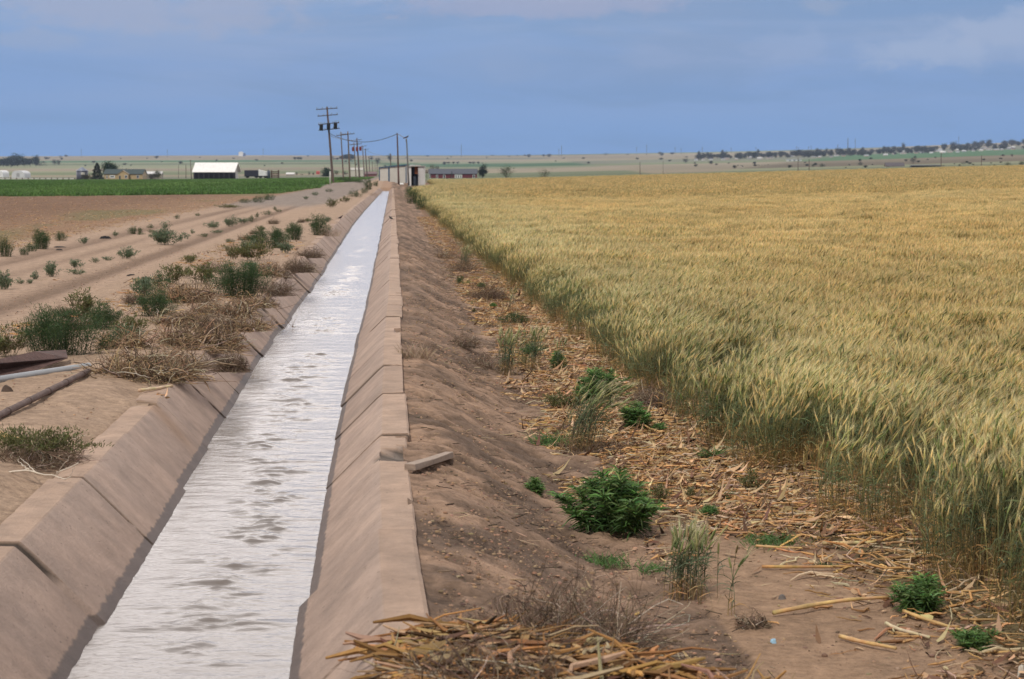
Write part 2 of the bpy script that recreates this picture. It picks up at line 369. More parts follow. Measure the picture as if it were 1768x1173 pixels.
    Cb = bands([(1.1, gry), (.96, brn), (.90, olive * .8), (.76, olive * .8), (.66, pink), (.50, pale * .8), (.43, grn * .8), (.36, grn), (.31, pale), (.24, tan), (.15, gry), (.10, tan), (.03, olive)])
    Cp = bands([(1.1, olive), (.93, olive), (.80, pink), (.55, pink), (.45, olive), (.38, gry), (.25, tan), (.16, pink), (.08, tan), (.03, olive)])
    Rb = bands([(1.1, brn), (.96, tan), (.85, olive), (.78, pale), (.70, brn), (.56, brn * 1.1), (.46, grn), (.34, grn), (.26, gry), (.14, tan), (.06, tan * 1.05)])
    w1 = sm((pxx - 640) / 40); w2 = sm((pxx - (1060 + (v - .6) * 260)) / 14); w3 = sm((pxx - (1330 + (v - .5) * -400)) / 40)
    far_c = Lb * (1 - w1[..., None]) + Cb * w1[..., None]; far_c = far_c * (1 - w2[..., None]) + Cp * w2[..., None]; far_c = far_c * (1 - w3[..., None]) + Rb * w3[..., None]
    far_c = (far_c * .64 + np.array([.012, .036, .014])) * (1 + .3 * fbm(X * .004, D * .0012, 4)[..., None])
    isf = np.where(inL, D > 720, D > 452)
    C = np.where(isf[..., None], far_c, C)
    # end of the ditch
    cm = slice(lcols.shape[1], lcols.shape[1] + 3)
    Z[:ie + 1, cm] = -.9
    Z[ie + 2:ie + 5, cm] = np.minimum(Z[ie + 2:ie + 5, cm], .3)
    V = np.stack([X, D, Z], -1).reshape(-1, 3)
    i = np.arange(nr - 1)[:, None] * nc; j = np.arange(nc - 1)[None]
    Fq = np.stack([i + j, i + j + 1, i + nc + j + 1, i + nc + j], -1)
    l0 = lcols.shape[1] - 1; keep = np.ones(Fq.shape[:2], bool); keep[:ie, l0:l0 + 4] = False
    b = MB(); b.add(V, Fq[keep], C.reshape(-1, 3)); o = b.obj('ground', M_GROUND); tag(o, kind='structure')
    return o
ground = build_ground()
# ================================================================== ditch lining
def concrete_mat():
    m = vmat('concrete', .85, 3.2, .22, .45, 45, .25); nt = m.node_tree; N = nt.nodes; L = nt.links; b = N['Principled BSDF']
    src = b.inputs['Base Color'].links[0].from_socket
    g = N.new('ShaderNodeNewGeometry'); s = N.new('ShaderNodeSeparateXYZ'); L.new(g.outputs['Position'], s.inputs[0])
    n = N.new('ShaderNodeTexNoise'); L.new(g.outputs['Position'], n.inputs['Vector']); n.inputs['Scale'].default_value = 9; n.inputs['Detail'].default_value = 5
    a = N.new('ShaderNodeMath'); a.operation = 'MULTIPLY_ADD'; L.new(n.outputs[0], a.inputs[0]); a.inputs[1].default_value = -.05; L.new(s.outputs[2], a.inputs[2])
    r = N.new('ShaderNodeMapRange'); L.new(a.outputs[0], r.inputs[0]); r.inputs[1].default_value = WATER + .018; r.inputs[2].default_value = WATER + .030; r.inputs[3].default_value = 1; r.inputs[4].default_value = 0
    x = N.new('ShaderNodeMix'); x.data_type = 'RGBA'; x.blend_type = 'MULTIPLY'; L.new(r.outputs[0], x.inputs[0]); L.new(src, x.inputs[6]); x.inputs[7].default_value = (.33, .33, .35, 1)
    # dark specks and pits
    v = N.new('ShaderNodeTexVoronoi'); L.new(g.outputs['Position'], v.inputs['Vector']); v.inputs['Scale'].default_value = 19
    q = N.new('ShaderNodeMapRange'); L.new(v.outputs['Distance'], q.inputs[0]); q.inputs[1].default_value = .08; q.inputs[2].default_value = .16; q.inputs[3].default_value = .75; q.inputs[4].default_value = 0
    n3 = N.new('ShaderNodeTexNoise'); L.new(g.outputs['Position'], n3.inputs['Vector']); n3.inputs['Scale'].default_value = 4
    q3 = N.new('ShaderNodeMapRange'); L.new(n3.outputs[0], q3.inputs[0]); q3.inputs[1].default_value = .5; q3.inputs[2].default_value = .6
    qq = N.new('ShaderNodeMath'); qq.operation = 'MULTIPLY'; L.new(q.outputs[0], qq.inputs[0]); L.new(q3.outputs[0], qq.inputs[1])
    y = N.new('ShaderNodeMix'); y.data_type = 'RGBA'; L.new(qq.outputs[0], y.inputs[0]); L.new(x.outputs[2], y.inputs[6]); y.inputs[7].default_value = (.09, .065, .05, 1)
    n4 = N.new('ShaderNodeTexNoise'); mp4 = N.new('ShaderNodeMapping'); L.new(g.outputs['Position'], mp4.inputs[0]); mp4.inputs['Scale'].default_value = (2.2, 1.5, 2.2); L.new(mp4.outputs[0], n4.inputs['Vector']); n4.inputs['Scale'].default_value = 1.3; n4.inputs['Detail'].default_value = 7; n4.inputs['Roughness'].default_value = .65
    r4 = N.new('ShaderNodeMapRange'); L.new(n4.outputs[0], r4.inputs[0]); r4.inputs[1].default_value = .38; r4.inputs[2].default_value = .62; r4.inputs[3].default_value = 0; r4.inputs[4].default_value = 1
    z4 = N.new('ShaderNodeMix'); z4.data_type = 'RGBA'; z4.blend_type = 'MULTIPLY'; L.new(r4.outputs[0], z4.inputs[0]); L.new(y.outputs[2], z4.inputs[6]); z4.inputs[7].default_value = (.82, .84, .86, 1)
    L.new(z4.outputs[2], b.inputs['Base Color'])
    rr = N.new('ShaderNodeMapRange'); L.new(r.outputs[0], rr.inputs[0]); rr.inputs[3].default_value = .85; rr.inputs[4].default_value = .6; L.new(rr.outputs[0], b.inputs['Roughness'])
    return m
M_CONC = concrete_mat()
ditch = empty('irrigation_ditch', (0, 0, 0), 'long concrete lined ditch running full of water away to the white pump shed', 'irrigation ditch')
def build_wall(side, joints, notches):
    # stations along the ditch; each joint sinks a narrow groove
    st = list(np.arange(3.0, 40, .11)) + list(np.geomspace(40, DEND, 260)); rec = []
    tol = .07
    st = [q for q in st if all(abs(q - j) > tol for j, _ in joints) and all(abs(q - e) > tol for n in notches for e in n[:2])]
    rec = [(q, 0.) for q in st]
    for j, dep in joints:
        w = .028 if j < 20 else .045; dep = .018
        rec += [(j - w - .004, 0.), (j - w, dep), (j + w, dep), (j + w + .004, 0.)]
    for a, b_, dz, part in notches:
        rec += [(a - .003, 0.), (a + .003, 0.), (b_ - .003, 0.), (b_ + .003, 0.)] + [(q, 0.) for q in np.linspace(a + .02, b_ - .02, 22)]
    rec.sort(); jk = {j: random.choice([(0, 99), (0, 99), (0, 99), (0, 9), (8, 99), (6, 12)]) for j, _ in joints}; Dv = np.array([r[0] for r in rec]); G = np.array([r[1] for r in rec]); n = len(Dv)
    jl = np.array(sorted(j for j, _ in joints)); pid = np.searchsorted(jl, Dv); pr = np.random.default_rng(5 + side); pn = np.random.default_rng(15 + side).normal(0, .006, 400); dzp = pr.normal(0, .006, 400)[pid]; dxp = pr.normal(0, .006, 400)[pid]
    damp = sm(Dv / 12); dxp = dxp * damp
    cr = (XR(Dv) if side > 0 else XL(Dv)) + dxp
    # profile: offset outward from the crease (positive away from the water) and height
    prof = [(LIP + .005, -.60), (LIP + .004, -.12), (LIP, -.012), (LIP - .012, 0), (LIP * .55, .002), (.012, .001), (0, -.006)] + [(-q, -q) for q in (.05, .13, .22, .31, .38, .45, .6)] + [(-.62, -.66)]
    V = []; C = []
    con = np.array([.425, .308, .24]); con2 = np.array([.38, .27, .21]); lipc = np.array([.425, .292, .21])
    for k, (o, z) in enumerate(prof):
        zz = z + dzp + .003 * fbm(Dv * .5 + side * 9, Dv * 0, 2); oo = np.full(n, o) + .003 * fbm(Dv * .6 + 40 + side, Dv * 0, 2)
        if k in (0, 1, 2, 3): oo = oo + pr.normal(0, .009, 400)[pid]
        if k in (2, 3, 4): zz = zz + .0
        if k in (2, 3): oo = oo - .016 * np.maximum(0, fbm(Dv * 5, Dv * 0 + 1, 4) - .12); zz = zz - .008 * np.maximum(0, fbm(Dv * 5 + 3, Dv * 0, 3))
        jo = np.array([any(abs(q - j) < .06 and jk[j][0] <= k < jk[j][1] for j, _ in joints) if gg > 0 else False for q, gg in zip(Dv, G)]) & (vn(Dv * 3.1, Dv * 0 + k * .9) > -.36)
        if k >= 4: dn = pn[pid]; oo = oo + dn * .7; zz = zz - dn * .7
        oo = oo + G * jo * .7 * (k >= 5); zz = zz - G * jo * (k > 1)
        base = lipc if k < 6 else mixc(con, con2, min(1, (k - 6) / 5))
        c = np.broadcast_to(base, (n, 3)).copy() * (1 + .16 * vn(pid * 3.7 + Dv * .12, Dv * 0 + 5))[:, None]
        c = np.where(jo[:, None], np.array([.085, .065, .052]), c)
        for a, b_, dz, part in notches:
            of_ = {2: (0, .02), 3: (0, .05), 4: (.03, .22), 5: (.10, .42), 6: (.16, .6)}.get(k, (0, 0)) if part == 'all' else (0, 0); i = (Dv > a + of_[0] * (b_ - a)) & (Dv < b_ - of_[1] * (b_ - a))
            if (part == 'all' and k in (2, 3, 4, 5, 6)) or (part == 'outer' and k in (2, 3)):
                f = (1 - (Dv - a) / (b_ - a)) if part == 'all' else 1
                zz = np.where(i, zz - dz * ((.12 + .88 * f) if part == 'all' else 1.) * (.5 if k == 5 else .2 if k == 6 else 1.) + .03 * fbm(Dv * 17, Dv * 0 + k * 1.7, 4), zz); c = np.where(i[:, None], (1 + .8 * fbm(Dv * 22, Dv * 0 + k * 2.3, 3))[:, None] * (np.array([.21, .165, .135]) if side > 0 else np.array([.24, .16, .105])) if part == 'all' else np.array([.07, .05, .04]), c)
        if side < 0:     # brown silt washed down where soil spilled over the edge
            st_ = np.exp(-((Dv - 16.2 - .45 * o) / .22) ** 2) * (1 if k > 4 else 0) * sm((o + .42) / .25); c = mixc(c, np.array([.33, .20, .12]), .7 * st_)
        V.append(np.stack([cr + side * oo, Dv, zz], -1)); C.append(c)
    V = np.stack(V, 1); C = np.stack(C, 1); m = len(prof)
    i = np.arange(n - 1)[:, None] * m; j = np.arange(m - 1)[None]
    Fq = np.stack([i + j, i + j + 1, i + m + j + 1, i + m + j], -1).reshape(-1, 4)
    if side < 0: Fq = Fq[:, ::-1]
    b = MB(); b.add(V.reshape(-1, 3), Fq, C.reshape(-1, 3)); o = b.obj('lining_wall', M_CONC, ditch, smooth=False); return o
jr = [(8.3, .012), (10.5, .02), (14.45, .02), (17.15, .02), (19.6, .02), (21.9, .008)] + [(q + random.uniform(-.15, .15), random.choice([.02, .014, .008])) for q in np.arange(26.4, DEND - 3, 2.3)]
jlft = [(7.9, .012), (10.05, .02), (12.24, .025), (14.4, .008), (16.6, .02), (18.7, .015), (20.7, .03), (22.9, .02)] + [(q + random.uniform(-.15, .15), random.choice([.025, .018, .01])) for q in np.arange(25.1, DEND - 3, 2.2)]
wr = build_wall(1, jr, [(13.15, 14.0, .12, 'all'), (23.7, 24.35, .13, 'outer'), (14.35, 14.44, .05, 'outer'), (31.5, 31.62, .04, 'outer')])
wl = build_wall(-1, jlft, [(16.25, 16.62, .035, 'all')])
tag(wr, 'right concrete wall with a broken chipped lip'); tag(wl, 'left concrete wall half covered by dry brush')
# bottom slab
Dv = np.array(list(np.arange(3, 40, 1)) + list(np.geomspace(40, DEND, 40))); b = MB(); fx0 = XL(Dv) + .55; fx1 = XR(Dv) - .55
V = np.stack([np.stack([fx0, Dv, Dv * 0 - .64], -1), np.stack([fx1, Dv, Dv * 0 - .64], -1)], 1); i = np.arange(len(Dv) - 1) * 2
b.add(V.reshape(-1, 3), np.stack([i, i + 1, i + 3, i + 2], -1), (.25, .2, .16)); b.obj('ditch_floor', M_CONC, ditch)
# ================================================================== water
def build_water():
    rows = list(np.arange(3.5, 40, .022)) + list(np.geomspace(40, DEND - .02, 800)); rows = np.array(rows); nc = 42
    a = XL(rows) + .404 - .05; c = XR(rows) - .404 + .05
    t = np.linspace(0, 1, nc)[None]; X = a[:, None] * (1 - t) + c[:, None] * t; D = np.broadcast_to(rows[:, None], X.shape)
    Z = np.full(X.shape, WATER); s = (t - .5) * 2
    k = sm(1 - (D - 30) / 60)
    Z = Z + .0035 * fbm(X * 4, D * 4.5, 4, .6) * k + .0012 * fbm(X * 9 + 3, D * 16, 3) * k
    # broken standing waves down the middle of the flow
    cen = (.18 + np.exp(-((s - .05 + .3 * fbm(D * .35, D * 0, 2)) / .45) ** 2)) * sm((fbm(D * .33 + 5, D * 0 + 2, 2) + .55) / .4)
    wv = fbm(X * 3.8 + 3, D * 11 / (1 + D / 60), 4, .55)
    Z = Z + .036 * np.maximum(0, wv - .02) * cen * sm(1 - (D - 45) / 90)
    Z = Z + .004 * np.maximum(0, fbm(X * 3 + 18, D * 11 / (1 + D / 50), 3, .5)) * cen * k + .0022 * fbm(X * 2.2 + 8, D * 15 / (1 + D / 40), 3, .5) * k
    Z += -.004 * 0 * s
    V = np.stack([X, D, Z], -1).reshape(-1, 3); nr = len(rows)
    i = np.arange(nr - 1)[:, None] * nc; j = np.arange(nc - 1)[None]
    Fq = np.stack([i + j, i + j + 1, i + nc + j + 1, i + nc + j], -1).reshape(-1, 4)
    m = bpy.data.materials.new('muddy_water'); m.use_nodes = True; N = m.node_tree.nodes; L = m.node_tree.links; p = N['Principled BSDF']
    p.inputs['Base Color'].default_value = (.17, .14, .12, 1); p.inputs['Roughness'].default_value = .16; p.inputs['IOR'].default_value = 1.36; p.inputs['Specular IOR Level'].default_value = .5
    tc = N.new('ShaderNodeTexCoord')
    def bump(sc, scale3, dist, prev=None):
        mp = N.new('ShaderNodeMapping'); L.new(tc.outputs['Object'], mp.inputs[0]); mp.inputs['Scale'].default_value = scale3
        n = N.new('ShaderNodeTexNoise'); L.new(mp.outputs[0], n.inputs['Vector']); n.inputs['Scale'].default_value = sc; n.inputs['Detail'].default_value = 4; n.inputs['Roughness'].default_value = .5
        b = N.new('ShaderNodeBump'); b.inputs['Strength'].default_value = 1; b.inputs['Distance'].default_value = dist; L.new(n.outputs[0], b.inputs['Height'])
        if prev: L.new(prev, b.inputs['Normal'])
        return b.outputs[0]
    q = bump(4, (1, 1.3, 1), .012); q = bump(24, (.7, 1.5, 1), .0034, q); L.new(q, p.inputs['Normal'])
    b = MB(); b.add(V, Fq, (.3, .2, .2)); o = b.obj('water', m); tag(o, kind='structure')
build_water()
#@@PLANTS
# ================================================================== wheat
def wheat_stems(b, P, Hh, lod, wind=(.17, .07), green=.5):
    """P (N,2) foot positions, Hh (N,) heights."""
    N = len(P); w = np.array(wind)[None] * (1 + rng.normal(0, .35, (N, 1))) + rng.normal(0, .09, (N, 2))
    n = 5 if lod == 0 else 3; t = np.linspace(0, 1, n)
    Q = np.zeros((N, n, 3)); Q[:, :, :2] = P[:, None] + w[:, None] * (Hh[:, None] * t ** 2.3)[:, :, None]; Q[:, :, 2] = Hh[:, None] * (t - .12 * t ** 3)
    g = np.clip(rng.normal(green, .25, N), 0, 1); dk_ = (rng.random(N) < .20); g = np.where(dk_, 1.0, g)
    low = jit((.46, .30, .14), N, .2); mid = mixc(jit((.20, .18, .08), N, .3), jit((.085, .115, .07), N, .35), g); top = mixc(jit((.46, .38, .18), N, .12), jit((.24, .27, .12), N, .12), g)
    C = np.stack([mixc(mixc(low, mid, np.full(N, min(1, q * 2.6))), top, np.full(N, max(0, q * 2 - 1))) for q in t], 1)
    r0 = {0: .0019, 1: .0028, 2: .006}[lod]
    b.tubes(Q, r0, 3, C, cap=False)
    tip = Q[:, -1]; dr = Q[:, -1] - Q[:, -2]; dr /= np.linalg.norm(dr, axis=1, keepdims=True); dr[:, :2] += w * .35; dr /= np.linalg.norm(dr, axis=1, keepdims=True)
    el = rng.uniform(.065, .095, N) * (1 if lod < 2 else 1.3)
    ec = mixc(jit((.66, .49, .23), N, .13), jit((.25, .28, .11), N, .2), g)
    ec = np.where(dk_[:, None], jit((.11, .15, .045), N, .2), ec)
    er = {0: [.3, 1, .8, 1.05, .8, .95, .65, .1], 1: [.4, 1, .9, .15], 2: [.5, 1, .2]}[lod]; m = len(er); tt = np.linspace(0, 1, m)
    E = tip[:, None] + dr[:, None] * (el[:, None] * tt)[:, :, None]; E[:, :, 2] -= (el * .15)[:, None] * tt ** 2
    rr = {0: .0062, 1: .0075, 2: .012}[lod]
    b.tubes(E, np.array(er)[None] * rr, 4 if lod < 2 else 3, ec, cap=False)
    na = {0: 22, 1: 12, 2: 7}[lod]; aw = {0: .0016, 1: .0034, 2: .010}[lod]
    base = (tip[:, None] + dr[:, None] * (el[:, None] * rng.uniform(.05, .95, (N, na)))[:, :, None]).reshape(-1, 3)
    ad = (dr[:, None] + rng.normal(0, .17, (N, na, 3)) + np.array([wind[0], wind[1], 0]) * .35).reshape(-1, 3)
    ac = mixc(jit((.88, .73, .47), N, .10), jit((.74, .67, .41), N, .12), g); ac = np.where(dk_[:, None], ac * .5, ac)
    b.blades(base, ad, rng.uniform(.05, .095, N * na) * (1 if lod < 2 else 1.2), aw, .12, np.repeat(ac, na, 0), n=2)
    # leaves
    nl = {0: 4, 1: 2, 2: 1}[lod]
    tl = rng.uniform(.12, .8, (N, nl)); k = np.clip((tl * (n - 1)).astype(int), 0, n - 2); fr = (tl * (n - 1) - k)[..., None]; ii = np.arange(N)[:, None]
    lb = (Q[ii, k] * (1 - fr) + Q[ii, k + 1] * fr).reshape(-1, 3); a = rng.uniform(0, 2 * math.pi, N * nl)
    ld = np.stack([np.cos(a) * .6 + wind[0], np.sin(a) * .6, rng.uniform(.2, 1.1, N * nl)], -1); q = tl.reshape(-1)
    lc = mixc(jit((.50, .32, .15), N * nl, .2), jit((.095, .13, .07), N * nl, .35), sm((q - .18 + rng.normal(0, .1, N * nl)) / .25))
    b.blades(lb, ld, rng.uniform(.10, .2, N * nl), {0: .007, 1: .010, 2: .02}[lod], rng.uniform(.3, 1.2, N * nl), lc, n=4 if lod == 0 else 3)
def make_variants(defs):
    coll = bpy.data.collections.new('crop_variants'); out = []
    for name, fn in defs:
        b = MB(); fn(b); b.obj(name, M_CROP, coll=coll, smooth=True)
    return coll
def scatter(name, pts, idx, rot, scl, tint, coll, kindlab, cat):
    me = bpy.data.meshes.new(name); me.vertices.add(len(pts)); me.vertices.foreach_set('co', np.asarray(pts, float).ravel())
    a = me.attributes.new('idx', 'INT', 'POINT'); a.data.foreach_set('value', np.asarray(idx, np.int32))
    a = me.attributes.new('rot', 'FLOAT_VECTOR', 'POINT'); a.data.foreach_set('vector', np.asarray(rot, float).ravel())
    a = me.attributes.new('scl', 'FLOAT_VECTOR', 'POINT'); a.data.foreach_set('vector', np.asarray(scl, float).ravel())
    a = me.attributes.new('tint', 'FLOAT_COLOR', 'POINT'); a.data.foreach_set('color', np.concatenate([tint, np.ones((len(tint), 1))], 1).ravel())
    o = bpy.data.objects.new(name, me); COL.objects.link(o)
    ng = bpy.data.node_groups.new(name + '_nodes', 'GeometryNodeTree')
    ng.interface.new_socket('Geometry', in_out='INPUT', socket_type='NodeSocketGeometry'); ng.interface.new_socket('Geometry', in_out='OUTPUT', socket_type='NodeSocketGeometry')
    N = ng.nodes; L = ng.links; gi = N.new('NodeGroupInput'); go = N.new('NodeGroupOutput'); ip = N.new('GeometryNodeInstanceOnPoints'); ci = N.new('GeometryNodeCollectionInfo')
    ci.inputs['Collection'].default_value = coll; ci.inputs['Separate Children'].default_value = True; ci.inputs['Reset Children'].default_value = True
    def at(nm, dt):
        q = N.new('GeometryNodeInputNamedAttribute'); q.data_type = dt; q.inputs['Name'].default_value = nm; return q.outputs['Attribute']
    L.new(gi.outputs[0], ip.inputs['Points']); L.new(ci.outputs[0], ip.inputs['Instance']); ip.inputs['Pick Instance'].default_value = True
    L.new(at('idx', 'INT'), ip.inputs['Instance Index']); L.new(at('rot', 'FLOAT_VECTOR'), ip.inputs['Rotation']); L.new(at('scl', 'FLOAT_VECTOR'), ip.inputs['Scale'])
    L.new(ip.outputs[0], go.inputs[0]); md = o.modifiers.new('scatter', 'NODES'); md.node_group = ng
    return tag(o, kindlab, cat, kind='stuff')
def grow_wheat():
    def nearf(gr):
        def f(b):
            N = 26; wheat_stems(b, rng.uniform(-.16, .16, (N, 2)), rng.normal(.70, .05, N).clip(.5, .85), 0, green=gr)
        return f
    def midf(b): N = 34; wheat_stems(b, rng.uniform(-.25, .25, (N, 2)), rng.normal(.70, .045, N), 1, green=.35)
    def farf(b): N = 60; wheat_stems(b, rng.uniform(-.65, .65, (N, 2)), rng.normal(.70, .05, N), 2, wind=(.2, .05), green=.25)
    defs = [('wheat_clump_%s' % q, nearf(g)) for q, g in zip('abcde', (.35, .5, .6, .7, .45))] + [('wheat_clump_%s' % q, midf) for q in 'fgh'] + [('wheat_clump_%s' % q, farf) for q in 'ijk']
    coll = make_variants(defs)
    P = []; I = []; S = []
    def zone(d0, d1, dens, ids, marg):
        D = d0
        while D < d1:
            st = max(1., D * .03); x0 = float(XR(D) + LIP + wheat_edge(D)); x1 = max(.2526 * (D + st) * 1.04 + marg, x0 + 2.)
            n = int((x1 - x0) * st * dens); X = rng.uniform(x0, x1, n); Dd = rng.uniform(D, min(D + st, d1), n)
            X = X + (XR(Dd) - XR(D))
            P.append(np.stack([X, Dd], -1)); I.append(rng.choice(ids, n)); S.append(Dd); D += st
    zone(8.6, 40, 15, [0, 1, 2, 3, 4], 1.5); zone(40, 130, 8, [5, 6, 7], 3); zone(130, 452, 1.25, [8, 9, 10], 6)
    P = np.concatenate(P); I = np.concatenate(I); D = P[:, 1]; X = P[:, 0]
    ue = X - (XR(D) + LIP + wheat_edge(D)); k = ue > .30 * fbm(D * 1.1, D * 0, 3) - .02
    k &= ~((ue < 1.2) & (fbm(X * .9 + 7, D * .9, 2) > .45 ))
    P, I, D, X, ue = P[k], I[k], D[k], X[k], ue[k]; n = len(P)
    z = terrain(X, D)
    sc = 1 + .16 * fbm(X * .55, D * .5, 4) + rng.normal(0, .03, n) - .06 * sm(1 - ue / .3)
    eg = sm(1 - ue / .55); sc = sc * (1 - eg * rng.uniform(0, .34, n))
    swirl = fbm(X * .45 + 3, D * .3 + 8, 3)
    rot = np.stack([rng.normal(0, .05, n) + swirl * .25 + eg * rng.normal(0, .12, n), rng.normal(.04, .05, n) - eg * np.abs(rng.normal(.12, .2, n)) + fbm(X * .5, D * .4, 3) * .36, rng.normal(0, .5, n)], -1)
    g = np.clip(1 - ue / (3.2 + D * .03), 0, 1) * .75 + .35 * fbm(X * .22 + 9, D * .10, 4) + .15 * fbm(X * 1.4, D * .7, 2); g = np.clip(g, -.25, 1)[:, None]
    tint = np.array([1.10, .94, .70]) * (1 - g) + np.array([1.03, 1.03, .90]) * g
    far = sm((D - 60) / 120)[:, None]; tint = tint * (1 + .0 * far) * np.clip(1 + rng.normal(0, .13, (n, 1)) + .22 * fbm(X * .8 + 2, D * .8, 3)[:, None], .5, 1.5)
    scatter('wheat_crop', np.stack([X, D, z - .02], -1), I, rot, np.stack([sc * (1 + .0 * ue)] * 3, -1), tint, coll, 'ripening bearded wheat, greenish along its edge and golden beyond', 'wheat')
    print('wheat clumps', n)
grow_wheat()
def grow_green():
    def f(b):
        N = 70; B = np.concatenate([rng.uniform(-.6, .6, (N, 2)), np.zeros((N, 1))], 1); a = rng.uniform(0, 6.3, N)
        b.blades(B, np.stack([np.cos(a) * .5, np.sin(a) * .5, np.ones(N)], -1), rng.uniform(.35, .6, N), .07, rng.uniform(.2, .7, N), jit((.08, .155, .035), N, .35), n=3)
    coll = make_variants([('green_clump_%s' % q, f) for q in 'abc'])
    P = []; D = 166.
    while D < 700:
        st = D * .03; x1 = float(XL(D)) - 3; x0 = -.2526 * (D + st) * 1.04 - 6; dn = .95 if D < 300 else .5
        n = int((x1 - x0) * st * dn); P.append(np.stack([rng.uniform(x0, x1, n), rng.uniform(D, D + st, n)], -1)); D += st
    P = np.concatenate(P); X, D = P.T; ul = (XL(D) - LIP) - X; k = green_zone(X, D, ul); X, D = X[k], D[k]; n = len(X)
    s = 1 + .15 * fbm(X * .1, D * .05) + .25 * (D > 300)
    g = fbm(X * .06, D * .02 + 5, 4)[:, None] + .25; tint = (1 + rng.normal(0, .1, (n, 1))) * (np.array([1, 1, 1]) + g * np.array([.55, .35, .5]))
    rot = np.stack([np.zeros(n), np.zeros(n), rng.uniform(0, 6.3, n)], -1)
    scatter('green_crop', np.stack([X, D, terrain(X, D)], -1), rng.integers(0, 3, n), rot, np.stack([s, s, s * .85], -1), tint, coll, 'low bright green row crop beyond the bare brown field', 'crop')
grow_green()
